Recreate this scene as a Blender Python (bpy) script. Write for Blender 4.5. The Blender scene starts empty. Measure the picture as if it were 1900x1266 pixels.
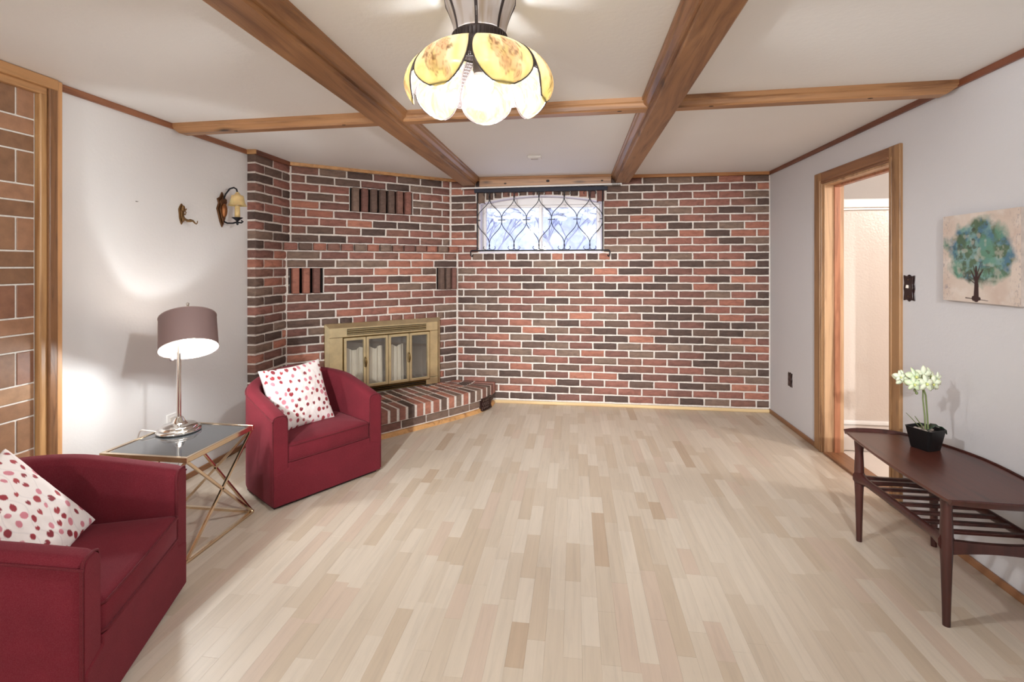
import bpy, bmesh, math, random
import numpy as np
from mathutils import Matrix, Vector, noise as mnoise
R = math.radians
rnd = random.Random(7)

# ------------------------------------------------------------------ camera, world, exposure
scene = bpy.context.scene
COL = scene.collection
H = 2.25                      # ceiling height
F_PX = 895.0
PSI = math.atan(116.4 / F_PX)
cam_d = bpy.data.cameras.new('camera')
cam = bpy.data.objects.new('camera', cam_d)
COL.objects.link(cam)
cam.location = (0, 0, 1.3725)
cam.rotation_euler = (R(90), 0, PSI)
cam_d.sensor_width = 36
cam_d.lens = 36 * F_PX / 1900
cam_d.shift_y = -140 / 1900
cam_d.clip_start = 0.05
scene.camera = cam

world = bpy.data.worlds.new('world')
scene.world = world
world.use_nodes = True
wn = world.node_tree.nodes
wn['Background'].inputs[0].default_value = (0.80, 0.85, 1.0, 1)
wn['Background'].inputs[1].default_value = 1.6

vs = scene.view_settings
vs.view_transform = 'Standard'
vs.look = 'None'
vs.exposure = 0.50
vs.gamma = 1
vs.use_curve_mapping = False

PEND_W = 42         # pendant bulb
REAR_FILL_W = 150         # copy of the pendant, added behind the camera as fill light
DESK_W = 14          # table lamp
SHOWER_W = 48       # ceiling lamp of the bathroom beyond the door
WARM = (0.94, 0.985, 1.0)
FILL_SPOT_W = 560        # two fill spots added behind the camera to brighten the far end

# ------------------------------------------------------------------ helpers
def lin(c):
    return tuple(((v / 255) / 12.92 if v / 255 <= 0.04045 else ((v / 255 + 0.055) / 1.055) ** 2.4) for v in c)

class MB:
    def __init__(s):
        s.v = []; s.f = []; s.m = []
    def add(s, vs, fs, M=None, mi=0):
        b = len(s.v)
        s.v += [tuple(M @ Vector(p)) for p in vs] if M is not None else [tuple(p) for p in vs]
        s.f += [tuple(i + b for i in f) for f in fs]
        s.m += [mi] * len(fs)
        return s
    def box(s, x0, x1, y0, y1, z0, z1, M=None, mi=0):
        return s.add([(x0, y0, z0), (x1, y0, z0), (x1, y1, z0), (x0, y1, z0), (x0, y0, z1), (x1, y0, z1), (x1, y1, z1), (x0, y1, z1)],
                     [(0, 3, 2, 1), (4, 5, 6, 7), (0, 1, 5, 4), (1, 2, 6, 5), (2, 3, 7, 6), (3, 0, 4, 7)], M, mi)
    def prism(s, poly, z0, z1, M=None, mi=0):
        n = len(poly)
        return s.add([(x, y, z0) for x, y in poly] + [(x, y, z1) for x, y in poly],
                     [tuple(range(n))[::-1], tuple(range(n, 2 * n))] + [(i, (i + 1) % n, n + (i + 1) % n, n + i) for i in range(n)], M, mi)
    def lathe(s, prof, seg=24, M=None, cap=True, mi=0):
        vs = []; fs = []
        for r, z in prof:
            for k in range(seg):
                a = 2 * math.pi * k / seg
                vs.append((r * math.cos(a), r * math.sin(a), z))
        for i in range(len(prof) - 1):
            for k in range(seg):
                fs.append((i * seg + k, i * seg + (k + 1) % seg, (i + 1) * seg + (k + 1) % seg, (i + 1) * seg + k))
        if cap:
            fs.append(tuple(range(seg))[::-1]); fs.append(tuple(range((len(prof) - 1) * seg, len(prof) * seg)))
        return s.add(vs, fs, M, mi)
    def tube(s, path, r, seg=8, closed=False, M=None, mi=0, flat=1.0):
        P = [Vector(p) for p in path]; n = len(P)
        rr = r if isinstance(r, (list, tuple)) else [r] * n
        vs = []; fs = []; up = None
        for i in range(n):
            if closed: t = P[(i + 1) % n] - P[i - 1]
            else: t = P[min(i + 1, n - 1)] - P[max(i - 1, 0)]
            t.normalize()
            if up is None:
                up = Vector((0, 0, 1)) if abs(t.z) < .9 else Vector((1, 0, 0))
            a = t.cross(up)
            if a.length < 1e-6: a = t.orthogonal()
            a.normalize(); b = a.cross(t); b.normalize(); up = b
            for k in range(seg):
                an = 2 * math.pi * (k + .5) / seg
                vs.append(P[i] + a * math.cos(an) * rr[i] + b * math.sin(an) * rr[i] * flat)
        m = n if closed else n - 1
        for i in range(m):
            j = (i + 1) % n
            for k in range(seg):
                fs.append((i * seg + k, i * seg + (k + 1) % seg, j * seg + (k + 1) % seg, j * seg + k))
        if not closed:
            fs.append(tuple(range(seg))[::-1]); fs.append(tuple(range((n - 1) * seg, n * seg)))
        return s.add(vs, fs, M, mi)
    def ell(s, c, r, seg=16, rings=10, M=None, mi=0):
        vs = []; fs = []
        for i in range(rings + 1):
            th = math.pi * i / rings
            for k in range(seg):
                a = 2 * math.pi * k / seg
                vs.append((c[0] + r[0] * math.sin(th) * math.cos(a), c[1] + r[1] * math.sin(th) * math.sin(a), c[2] - r[2] * math.cos(th)))
        for i in range(rings):
            for k in range(seg):
                fs.append((i * seg + k, i * seg + (k + 1) % seg, (i + 1) * seg + (k + 1) % seg, (i + 1) * seg + k))
        return s.add(vs, fs, M, mi)
    def mesh(s, name, smooth=0):
        me = bpy.data.meshes.new(name)
        me.from_pydata([tuple(v) for v in s.v], [], s.f)
        if any(s.m): me.polygons.foreach_set('material_index', s.m)
        bm = bmesh.new(); bm.from_mesh(me)
        bmesh.ops.remove_doubles(bm, verts=bm.verts, dist=1e-6)
        bmesh.ops.recalc_face_normals(bm, faces=bm.faces)
        bm.to_mesh(me); bm.free()
        if smooth:
            me.polygons.foreach_set('use_smooth', [True] * len(me.polygons))
            me.set_sharp_from_angle(angle=R(smooth))
        return me
    def build(s, name, mat, parent=None, smooth=0, bevel=0, seg=2, loc=None):
        me = s.mesh(name, smooth)
        for m in (mat if isinstance(mat, (list, tuple)) else [mat]): me.materials.append(m)
        return link(name, me, parent, bevel, seg, loc)

def link(name, me, parent=None, bevel=0, seg=2, loc=None):
    o = bpy.data.objects.new(name, me); COL.objects.link(o)
    if parent: o.parent = parent
    if loc: o.location = loc
    if bevel:
        b = o.modifiers.new('bevel', 'BEVEL'); b.width = bevel; b.segments = seg; b.limit_method = 'ANGLE'; b.angle_limit = R(40)
        b.harden_normals = False
    return o
def empty(name, loc=(0, 0, 0), rz=0, M=None):
    o = bpy.data.objects.new(name, None); COL.objects.link(o)
    o.empty_display_size = .1
    o.location = loc; o.rotation_euler = (0, 0, rz)
    if M is not None: o.matrix_world = M
    return o
def tag(o, label, cat, group=None, kind=None):
    o['label'] = label; o['category'] = cat
    if group: o['group'] = group
    if kind: o['kind'] = kind
    return o
def struct(o):
    o['kind'] = 'structure'; return o
def copy_tree(o, parent=None):
    c = o.copy(); COL.objects.link(c); c.parent = parent
    for ch in list(o.children): copy_tree(ch, c)
    return c

# ------------------------------------------------------------------ materials
def newmat(name):
    m = bpy.data.materials.new(name); m.use_nodes = True
    nt = m.node_tree
    return m, nt.nodes, nt.links, nt.nodes['Principled BSDF']
def pos(n, l, mode='Object', scale=(1, 1, 1)):
    mp = n.new('ShaderNodeMapping'); mp.inputs['Scale'].default_value = scale
    if mode == 'World':
        g = n.new('ShaderNodeNewGeometry'); l.new(g.outputs['Position'], mp.inputs[0])
    else:
        t = n.new('ShaderNodeTexCoord'); l.new(t.outputs[mode], mp.inputs[0])
    return mp.outputs[0]
def noise(n, l, vec, scale, detail=3, rough=.55, dist=0):
    t = n.new('ShaderNodeTexNoise'); t.inputs['Scale'].default_value = scale; t.inputs['Detail'].default_value = detail
    t.inputs['Roughness'].default_value = rough; t.inputs['Distortion'].default_value = dist
    l.new(vec, t.inputs['Vector']); return t.outputs['Fac']
def ramp(n, l, fac, stops):
    r = n.new('ShaderNodeValToRGB'); e = r.color_ramp.elements
    while len(e) < len(stops): e.new(.5)
    for i, (p, c) in enumerate(stops):
        e[i].position = p; e[i].color = (*c, 1) if len(c) == 3 else c
    l.new(fac, r.inputs[0]); return r.outputs[0]
def bump(n, l, bs, h, strength, dist=.01):
    b = n.new('ShaderNodeBump'); b.inputs['Strength'].default_value = strength; b.inputs['Distance'].default_value = dist
    l.new(h, b.inputs['Height']); l.new(b.outputs[0], bs.inputs['Normal'])
def mixc(n, l, fac, a, b, mode='MIX'):
    m = n.new('ShaderNodeMix'); m.data_type = 'RGBA'; m.blend_type = mode
    if isinstance(fac, (int, float)): m.inputs[0].default_value = fac
    else: l.new(fac, m.inputs[0])
    for i, x in ((6, a), (7, b)):
        if isinstance(x, tuple): m.inputs[i].default_value = (*x, 1)
        else: l.new(x, m.inputs[i])
    return m.outputs[2]
def plain(name, c, rough=.5, metal=0, nz=None, **kw):
    m, n, l, b = newmat(name)
    b.inputs['Base Color'].default_value = (*lin(c), 1); b.inputs['Roughness'].default_value = rough; b.inputs['Metallic'].default_value = metal
    for k, v in kw.items(): b.inputs[k].default_value = v
    if nz:
        sc, amt, bs = nz
        f = noise(n, l, pos(n, l, 'World'), sc, 4)
        d = tuple(max(0, v * (1 - amt)) for v in lin(c)); u = tuple(min(1, v * (1 + amt)) for v in lin(c))
        l.new(ramp(n, l, f, [(.3, d), (.7, u)]), b.inputs['Base Color'])
        if bs: bump(n, l, b, f, bs, .004)
    return m
def wood(name, c1, c2, axis, rough=.4, knots=True, fine=1.0):
    m, n, l, b = newmat(name)
    st = {'X': (1.2, 18, 18), 'Y': (18, 1.2, 18), 'Z': (18, 18, 1.2)}[axis]
    p = pos(n, l, 'World', st)
    f = noise(n, l, p, .9 * fine, 5, .6, 1.2)
    col = ramp(n, l, f, [(.30, lin(c2)), (.5, lin(c1)), (.72, tuple(min(1, v * 1.18) for v in lin(c1)))])
    if knots:
        st2 = {'X': (.9, 3.2, 3.2), 'Y': (3.2, .9, 3.2), 'Z': (3.2, 3.2, .9)}[axis]
        v = n.new('ShaderNodeTexVoronoi'); v.inputs['Scale'].default_value = 2.2; l.new(pos(n, l, 'World', st2), v.inputs['Vector'])
        k = ramp(n, l, v.outputs['Distance'], [(.035, (0, 0, 0)), (.075, (.45, .45, .45)), (.16, (1, 1, 1))])
        col = mixc(n, l, k, tuple(v * .22 for v in lin(c2)), col)
    l.new(col, b.inputs['Base Color']); b.inputs['Roughness'].default_value = rough
    bump(n, l, b, f, .12, .003)
    return m
def brickmat(name, c):
    m, n, l, b = newmat(name)
    p = pos(n, l, 'World')
    f1 = noise(n, l, pos(n, l, 'World', (1, 1, 2.2)), 16, 5, .65, .6)
    f2 = noise(n, l, p, 90, 4, .7)
    base = lin(c)
    col = ramp(n, l, f1, [(.25, tuple(v * .62 for v in base)), (.5, base), (.78, tuple(min(1, v * 1.3) for v in base))])
    col = mixc(n, l, ramp(n, l, f2, [(.62, (0, 0, 0)), (.75, (.35, .35, .35))]), col, lin((176, 160, 148)))
    l.new(col, b.inputs['Base Color']); b.inputs['Roughness'].default_value = .82
    bump(n, l, b, mixc(n, l, .4, f1, f2), .6, .006)
    return m

M = {}
def wallmat(name, c, sc=60, st=.25):
    m, n, l, b = newmat(name)
    f = noise(n, l, pos(n, l, 'World'), sc, 4, .6)
    g = noise(n, l, pos(n, l, 'World'), 1.3, 2)
    cc = lin(c)
    l.new(ramp(n, l, g, [(.3, tuple(v * .97 for v in cc)), (.7, cc)]), b.inputs['Base Color'])
    b.inputs['Roughness'].default_value = .6
    bump(n, l, b, f, st, .003)
    return m
M['white'] = wallmat('white_paint', (230, 227, 225))
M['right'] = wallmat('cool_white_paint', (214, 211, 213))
M['ceil'] = wallmat('ceiling_paint', (240, 238, 236), 45, .35)
M['mortar'] = plain('mortar', (216, 205, 196), .9, nz=(70, .12, .7))
M['recess_shade'] = plain('recess_shade_black', (22, 17, 15), .95)  # black colour stands in for the shade inside deep recesses
BR = [brickmat('brick_' + k, c) for k, c in (
    ('black_brown', (84, 65, 58)), ('dark_brown', (102, 80, 70)), ('grey_brown', (122, 99, 86)), ('maroon', (118, 80, 71)),
    ('red', (140, 92, 80)), ('rust', (156, 101, 84)), ('brown_red', (126, 88, 76)), ('light_rust', (170, 112, 92)))]
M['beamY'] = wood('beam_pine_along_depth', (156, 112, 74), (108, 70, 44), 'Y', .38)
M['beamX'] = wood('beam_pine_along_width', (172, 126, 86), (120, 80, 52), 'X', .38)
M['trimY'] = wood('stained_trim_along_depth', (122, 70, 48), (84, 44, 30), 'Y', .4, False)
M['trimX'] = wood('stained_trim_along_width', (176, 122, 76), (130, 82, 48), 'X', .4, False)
M['caseZ'] = wood('casing_pine_upright', (160, 120, 82), (110, 74, 48), 'Z', .4)
M['caseL'] = wood('jamb_pine_upright', (192, 154, 118), (152, 112, 80), 'Z', .45, False)
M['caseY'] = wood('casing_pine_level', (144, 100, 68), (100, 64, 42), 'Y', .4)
M['walnut'] = wood('walnut', (82, 42, 32), (52, 24, 19), 'Y', .28, False)
M['walnutZ'] = wood('walnut_dark', (66, 32, 27), (40, 18, 16), 'Z', .32, False)
M['brass'] = plain('antique_brass', (224, 208, 168), .32, 1, nz=(14, .1, 0))
M['brassd'] = plain('dark_brass', (120, 96, 58), .35, 1)
M['gold'] = plain('rose_gold_metal', (232, 212, 184), .16, 1)
M['chrome'] = plain('chrome', (225, 222, 218), .09, 1)
M['iron'] = plain('black_iron', (26, 24, 30), .5, .4)
M['bronze'] = plain('antique_bronze', (104, 70, 44), .42, .7, nz=(120, .3, .4))
M['plastic'] = plain('white_plastic', (232, 228, 224), .4)
M['darkplate'] = plain('dark_brown_bakelite', (44, 24, 22), .3, .1)
M['pvc'] = plain('window_vinyl', (214, 206, 204), .35)

def fabric(name, c):
    m, n, l, b = newmat(name)
    f = noise(n, l, pos(n, l, 'World'), 420, 3, .7); g = noise(n, l, pos(n, l, 'World'), 7, 3)
    cc = lin(c)
    col = ramp(n, l, g, [(.3, tuple(v * .88 for v in cc)), (.7, tuple(min(1, v * 1.1) for v in cc))])
    l.new(mixc(n, l, ramp(n, l, f, [(.4, (0, 0, 0)), (.7, (.06, .06, .06))]), col, lin((206, 140, 140))), b.inputs['Base Color'])
    b.inputs['Roughness'].default_value = .9; b.inputs['Specular IOR Level'].default_value = .2
    b.inputs['Sheen Weight'].default_value = .2; b.inputs['Sheen Roughness'].default_value = .45
    b.inputs['Sheen Tint'].default_value = (*lin((220, 140, 150)), 1)
    bump(n, l, b, f, .25, .002)
    return m
M['red'] = fabric('burgundy_wool', (102, 24, 36))
M['piping'] = fabric('burgundy_piping', (90, 24, 32))

def vcol(name, rough=.7, trans=0, bumpy=0, dens=1.0, tdens=1.0):
    m, n, l, b = newmat(name)
    a = n.new('ShaderNodeVertexColor'); a.layer_name = 'print'
    l.new(mixc(n, l, 1 - dens, a.outputs[0], (0.0, 0.0, 0.0)), b.inputs['Base Color']); b.inputs['Roughness'].default_value = rough
    if bumpy: bump(n, l, b, noise(n, l, pos(n, l, 'Object'), 500, 2), bumpy, .002)
    if trans:
        t = n.new('ShaderNodeBsdfTranslucent'); l.new(mixc(n, l, 1 - tdens, a.outputs[0], (0.0, 0.0, 0.0)), t.inputs[0])
        mx = n.new('ShaderNodeMixShader'); mx.inputs[0].default_value = trans
        l.new(b.outputs[0], mx.inputs[1]); l.new(t.outputs[0], mx.inputs[2]); l.new(mx.outputs[0], n['Material Output'].inputs[0])
    return m
M['print_cloth'] = vcol('printed_cotton', .85, 0, .2)
M['print_canvas'] = vcol('printed_canvas', .75, 0, .35)
M['print_glass'] = vcol('painted_opal_glass', .25, .55, 0, .16, .55)

def emis(name, c, s):
    m, n, l, b = newmat(name)
    b.inputs['Base Color'].default_value = (*c, 1)
    b.inputs['Emission Color'].default_value = (*c, 1); b.inputs['Emission Strength'].default_value = s
    return m
M['bulb'] = emis('lit_bulb', (1, .95, .86), 9)
M['deskbulb'] = emis('lit_lamp_bulb', (1, .93, .82), 22)

def glass(name, tint, refl=.12, rough=.03, haze=0.0, hazec=(.8, .8, .8)):
    m, n, l, b = newmat(name)
    t = n.new('ShaderNodeBsdfTransparent'); t.inputs[0].default_value = (*tint, 1)
    g = n.new('ShaderNodeBsdfGlossy'); g.inputs['Roughness'].default_value = rough
    mx = n.new('ShaderNodeMixShader'); mx.inputs[0].default_value = refl
    l.new(t.outputs[0], mx.inputs[1]); l.new(g.outputs[0], mx.inputs[2]); out = mx.outputs[0]
    if haze:
        d = n.new('ShaderNodeBsdfDiffuse'); d.inputs[0].default_value = (*hazec, 1)
        m2 = n.new('ShaderNodeMixShader'); m2.inputs[0].default_value = haze
        l.new(out, m2.inputs[1]); l.new(d.outputs[0], m2.inputs[2]); out = m2.outputs[0]
    l.new(out, n['Material Output'].inputs[0])
    return m
M['pane'] = glass('window_glass', (.95, .97, 1), .06)
M['fireglass'] = glass('hazed_fireplace_glass', (.95, .94, .92), .09, .04, .07, lin((190, 182, 172)))  # pale haze mixed in to lighten the panes over the dim firebox

# ------------------------------------------------------------------ the shell
XL, XR, YB, YN = -2.47, 1.81, 4.78, -4.6
XRET = -2.40
PU = Vector((-2.40, 3.81, 0)); PV = Vector((-1.248, 4.78, 0))
TH = math.atan2(PV.y - PU.y, PV.x - PU.x)
DIAG = Matrix.Translation(PU) @ Matrix.Rotation(TH, 4, 'Z')     # local x along the wall, local y into the wall, z up
LOW = .045                                                       # lower part of the chimney breast stands proud by this much

# floor
fl = struct(MB().box(XL - .15, XR + .13, YN - .15, YB + .2, -.12, -.007).build('floor', plain('floor_underlay', (120, 104, 88), .9)))
def plankmat(name, c):
    m, n, l, b = newmat(name)
    f = noise(n, l, pos(n, l, 'World', (26, 1.6, 1)), 1.6, 5, .62, .8)
    g = noise(n, l, pos(n, l, 'World', (90, 4, 1)), 1.5, 3, .7)
    cc = lin(c)
    col = ramp(n, l, f, [(.25, tuple(v * .88 for v in cc)), (.5, cc), (.75, tuple(min(1, v * 1.05) for v in cc))])
    l.new(mixc(n, l, ramp(n, l, g, [(.62, (0, 0, 0)), (.8, (.16, .16, .16))]), col, lin((168, 140, 112))), b.inputs['Base Color'])
    b.inputs['Roughness'].default_value = .42
    return m
PLK = [plankmat('laminate_%s' % k, c) for k, c in (('cream', (213, 199, 182)), ('pale', (208, 193, 175)), ('light', (203, 187, 168)), ('sand', (199, 181, 160)), ('tan', (190, 168, 145)), ('rose', (205, 185, 167)))]
PW = .0662
planks = []
ix = 0; x = XL - .02
while x < XR + .01:
    y = YN + rnd.uniform(-.4, 0)
    while y < YB:
        L = rnd.choice((.2, .27, .33, .4, .48)) * rnd.uniform(.9, 1.1)
        y0, y1 = max(y, YN), min(y + L, YB + .02)
        if y1 - y0 > .03: planks.append((x, x + PW, y0, y1, rnd.choices(range(6), (20, 26, 24, 11, 4, 10))[0]))
        y += L
    x += PW
def seen(p):
    xm, ym = (p[0] + p[1]) / 2, (p[2] + p[3]) / 2
    d = ym * math.cos(PSI) - xm * math.sin(PSI); l = xm * math.cos(PSI) + ym * math.sin(PSI)
    if d < 1.55 or abs(l / d) > 1.04 or (xm < -1.5 and ym < 3.3): return 0
    return (p[1] - p[0]) * (p[3] - p[2]) / d ** 3
planks.sort(key=seen, reverse=True)
lenmesh = {}
def plank_mesh(w, L):
    k = (round(w, 3), round(L, 2))
    if k not in lenmesh:
        c = .0004; L_ = k[1]
        mb = MB(); mb.add([(-w / 2, -L_ / 2, -.008), (w / 2, -L_ / 2, -.008), (w / 2, L_ / 2, -.008), (-w / 2, L_ / 2, -.008),
                           (-w / 2, -L_ / 2, -c), (w / 2, -L_ / 2, -c), (w / 2, L_ / 2, -c), (-w / 2, L_ / 2, -c),
                           (-w / 2 + c, -L_ / 2 + c, 0), (w / 2 - c, -L_ / 2 + c, 0), (w / 2 - c, L_ / 2 - c, 0), (-w / 2 + c, L_ / 2 - c, 0)],
                          [(0, 1, 5, 4), (1, 2, 6, 5), (2, 3, 7, 6), (3, 0, 4, 7), (4, 5, 9, 8), (5, 6, 10, 9), (6, 7, 11, 10), (7, 4, 8, 11), (8, 9, 10, 11)])
        me = mb.mesh('plank'); me.materials.append(PLK[0]); lenmesh[k] = me
    return lenmesh[k]
rest = MB()
for i, (x0, x1, y0, y1, mi) in enumerate(planks):
    if i < 300:
        o = link('plank', plank_mesh(PW - .0002, y1 - y0 - .0003), fl, loc=((x0 + x1) / 2, (y0 + y1) / 2, 0))
        o.scale.y = (y1 - y0 - .0003) / round(y1 - y0 - .0003, 2)
        o.material_slots[0].link = 'OBJECT'; o.material_slots[0].material = PLK[mi]
    else:
        rest.box(x0, x1 - .0002, y0, y1 - .0003, -.008, 0, mi=mi)
o = rest.build('planks', PLK, fl); o['kind'] = 'stuff'

# ceiling
struct(MB().box(XL - .15, XR + .13, YN - .15, YB + .2, H, H + .1).build('ceiling', M['ceil']))
# plain walls
wl = struct(MB().box(XL - .15, XL, YN, YB, 0, H).build('wall_left', M['white']))
struct(MB().box(XL, XR, YN - .15, YN, 0, H).build('wall_rear', M['white']))
DY0, DY1, DZ = 3.035, 3.80, 1.972
wr = struct(MB().box(XR, XR + .12, YN, DY0, 0, H).box(XR, XR + .12, DY1, YB + .1, 0, H).box(XR, XR + .12, DY0, DY1, DZ, H).build('wall_right', M['right']))

# ---------------------------------------------------------------- bricks
def brick_variant(seed):
    q = random.Random(seed); w, d, h = .222, .07, .060
    per = []
    for i in range(4): per.append((-w / 2 + w * i / 4, -h / 2))
    per.append((w / 2, -h / 2)); per.append((w / 2, 0))
    for i in range(4): per.append((w / 2 - w * i / 4, h / 2))
    per.append((-w / 2, h / 2)); per.append((-w / 2, 0))
    n = len(per)
    A = [(x + q.uniform(-.0016, .0016), z + q.uniform(-.0018, .0018)) for x, z in per]
    Bk = [(x, d / 2, z) for x, z in per]
    Mi = [(x, -d / 2 + .006 + q.uniform(-.001, .002), z) for x, z in A]
    Fr = [(x * (1 - .008 / w * 2), -d / 2 + q.uniform(-.0018, .0012), z * (1 - .006 / h * 2)) for x, z in A]
    vs = Bk + Mi + Fr
    fs = []
    for a in (0, n):
        for i in range(n): fs.append((a + i, a + (i + 1) % n, a + n + (i + 1) % n, a + n + i))
    c = len(vs); vs.append((q.uniform(-.02, .02), -d / 2 - q.uniform(.0, .003), q.uniform(-.006, .006)))
    for i in range(n): fs.append((2 * n + i, 2 * n + (i + 1) % n, c))
    mb = MB(); mb.add(vs, fs); return mb
BV = [brick_variant(k) for k in range(8)]
BVM = []
for b in BV:
    me = b.mesh('brick', 50); me.materials.append(BR[0]); BVM.append(me)
def pick_brick(q, z):
    return q.choices(range(8), (14, 16, 12, 16, 15, 9, 13, 4))[0]
def lay(parent, bricks, world, limit=300, seed=3):
    """bricks: (x, y_front, z, w, h, upright) in the wall's frame; world: frame -> world matrix"""
    q = random.Random(seed)
    C0 = cam.location
    bricks = sorted(bricks, key=lambda b: -b[3] * b[4] / ((world @ Vector(b[:3])) - C0).length_squared)
    mb = MB()
    for i, (x, y, z, w, h, up) in enumerate(bricks):
        k = q.randrange(8); mi = pick_brick(q, z)
        T = Matrix.Translation((x, y + .035 + q.uniform(-.0015, .0015), z)) @ Matrix.Rotation(q.uniform(-.006, .006), 4, 'Y')
        if up: T = T @ Matrix.Rotation(R(90), 4, 'Y') @ Matrix.Diagonal((h / .222, 1, w / .060, 1))
        else: T = T @ Matrix.Diagonal((w / .222, 1, h / .060, 1))
        if q.random() < .5: T = T @ Matrix.Rotation(math.pi, 4, 'Y')
        if i < limit:
            o = link('brick', BVM[k], parent); o.matrix_local = T
            o.material_slots[0].link = 'OBJECT'; o.material_slots[0].material = BR[mi]
        else:
            mb.add(BV[k].v, BV[k].f, T, mi)
    if mb.v:
        o = mb.build('bricks', BR, parent, smooth=50); o['kind'] = 'stuff'
Z0, CO, BP, JT = .045, .073, .234, .014
def row(n): return Z0 + CO * n, Z0 + CO * (n + 1) - JT
def fill(out, xs, n, y, top=None):
    z0, z1 = row(n)
    if top: z1 = min(z1, top)
    for a, b in zip(xs[:-1], xs[1:]):
        if b - a - JT > .022: out.append(((a + b) / 2, y, (z0 + z1) / 2, b - a - JT, z1 - z0, 0))
def joints(a, b, first, pitch, q, jit=.004):
    xs = [a]; x = first
    while x < b - .03:
        if x > a + .03: xs.append(x + q.uniform(-jit, jit))
        x += pitch
    xs.append(b); return xs
def cut(xs, a, b):
    """split a joint list round an opening a..b"""
    L = [x for x in xs if x < a - .03] + [a]; Rr = [b] + [x for x in xs if x > b + .03]
    return L, Rr

# back wall with arched window opening
WX0, WX1, WZ0, WSP, WCR = -.955, .272, 1.508, 2.0, 2.072
def arch(x):
    t = (x - (WX0 + WX1) / 2) / ((WX1 - WX0) / 2)
    return WSP + (WCR - WSP) * (1 - t * t)
mb = MB()
mb.box(-2.2, WX0, YB, YB + .22, 0, H).box(WX1, XR + .12, YB, YB + .22, 0, H).box(WX0, WX1, YB, YB + .22, 0, WZ0)
NS = 20
for i in range(NS):
    a = WX0 + (WX1 - WX0) * i / NS; b = WX0 + (WX1 - WX0) * (i + 1) / NS
    za, zb = arch(a), arch(b)
    mb.add([(a, YB, za), (b, YB, zb), (b, YB + .22, zb), (a, YB + .22, za), (a, YB, H), (b, YB, H), (b, YB + .22, H), (a, YB + .22, H)],
           [(0, 3, 2, 1), (4, 5, 6, 7), (0, 1, 5, 4), (2, 3, 7, 6)])
wb = struct(mb.build('wall_back', M['mortar']))
q = random.Random(11); bl = []
for n in range(30):
    z0, z1 = row(n)
    xl = -1.248 if n > 20 else -1.178
    off = 1.815 - BP * 30 if n % 2 else 1.815 - .125 - BP * 30
    xs = joints(xl, 1.806, off, BP, q)
    if n == 19:
        A, Bq = cut(xs, -1.03, .345)
        fill(bl, A, n, YB - .009); fill(bl, Bq, n, YB - .009)
        fill(bl, [-1.03 + 1.375 * k / 12 for k in range(13)], n, YB - .012)
    elif 20 <= n <= 28:
        A, Bq = cut(xs, WX0 - (.006 if n < 27 else .03), WX1 + (.006 if n < 27 else .03))
        fill(bl, A, n, YB - .009); fill(bl, Bq, n, YB - .009)
    else:
        fill(bl, xs, n, YB - .009, H - .02)
for k in range(15):                                           # the row of bricks standing over the arch
    a = WX0 - .02 + (WX1 - WX0 + .04) * k / 15; b = WX0 - .02 + (WX1 - WX0 + .04) * (k + 1) / 15
    zb = max(arch(a), arch(b)) + .003 if a > WX0 and b < WX1 else WSP
    bl.append(((a + b) / 2, YB - .010, (zb + 2.15) / 2, b - a - .014, 2.15 - zb, 1))
lay(wb, bl, Matrix.Identity(4), seed=5)

# brick return along the left wall
RET = Matrix.Translation((XRET, 0, 0)) @ Matrix.Rotation(R(90), 4, 'Z')
mb = MB(); mb.box(3.382, 3.84, .008, .07, 0, H)
wret = struct(mb.build('wall_return', M['mortar'])); wret.matrix_world = RET
q = random.Random(12); bl = []
for n in range(30):
    js = [3.372, 3.488, 3.722, 3.83] if n % 2 == 0 else [3.372, 3.603, 3.83]
    js = [j + (q.uniform(-.006, .006) if 0 < i < len(js) - 1 else 0) for i, j in enumerate(js)]
    fill(bl, js, n, 0, H - .02)
lay(wret, bl, RET, seed=6)

# chimney breast across the corner
IU0, IU1, IZ0, IZ1 = .285, 1.345, .19, .85                    # hole for the insert
UP_P = (.504, 1.100, row(25)[0] - .006, row(27)[1] + .006)
LP = (-.012, .268, row(15)[0] - .006, row(17)[1] + .006)
RP = (1.333, 1.545, row(15)[0] - .006, row(17)[1] + .006)
def slab(mb, u0, u1, z0, z1, y0, y1, holes):
    us = sorted({u0, u1, *[h[0] for h in holes], *[h[1] for h in holes]}); zs = sorted({z0, z1, *[h[2] for h in holes], *[h[3] for h in holes]})
    for a, b in zip(us[:-1], us[1:]):
        for c, d in zip(zs[:-1], zs[1:]):
            if a >= u0 - 1e-6 and b <= u1 + 1e-6 and not any(h[0] - 1e-6 <= a and b <= h[1] + 1e-6 and h[2] - 1e-6 <= c and d <= h[3] + 1e-6 for h in holes):
                mb.box(a, b, y0, y1, c, d)
mb = MB()
zl = row(20)[0] - .006; zt = row(20)[1] + .006
slab(mb, -.03, 1.53, zt, H, .009, .15, [UP_P])
slab(mb, -.05, 1.575, 0, zt, .009 - LOW, .15, [LP, RP, (IU0, IU1, IZ0, IZ1)])
wc = struct(mb.build('wall_chimney', M['mortar'])); wc.matrix_world = DIAG
mb = MB()
for h_, y_ in ((UP_P, .085), (LP, .04), (RP, .04)): mb.box(h_[0] - .01, h_[1] + .01, y_, y_ + .02, h_[2] - .01, h_[3] + .01)
mb.build('niche_shade_back', M['recess_shade'], wc)  # black backing paints the darkness of the hollow gaps between upright bricks
q = random.Random(13); bl = []
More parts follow.
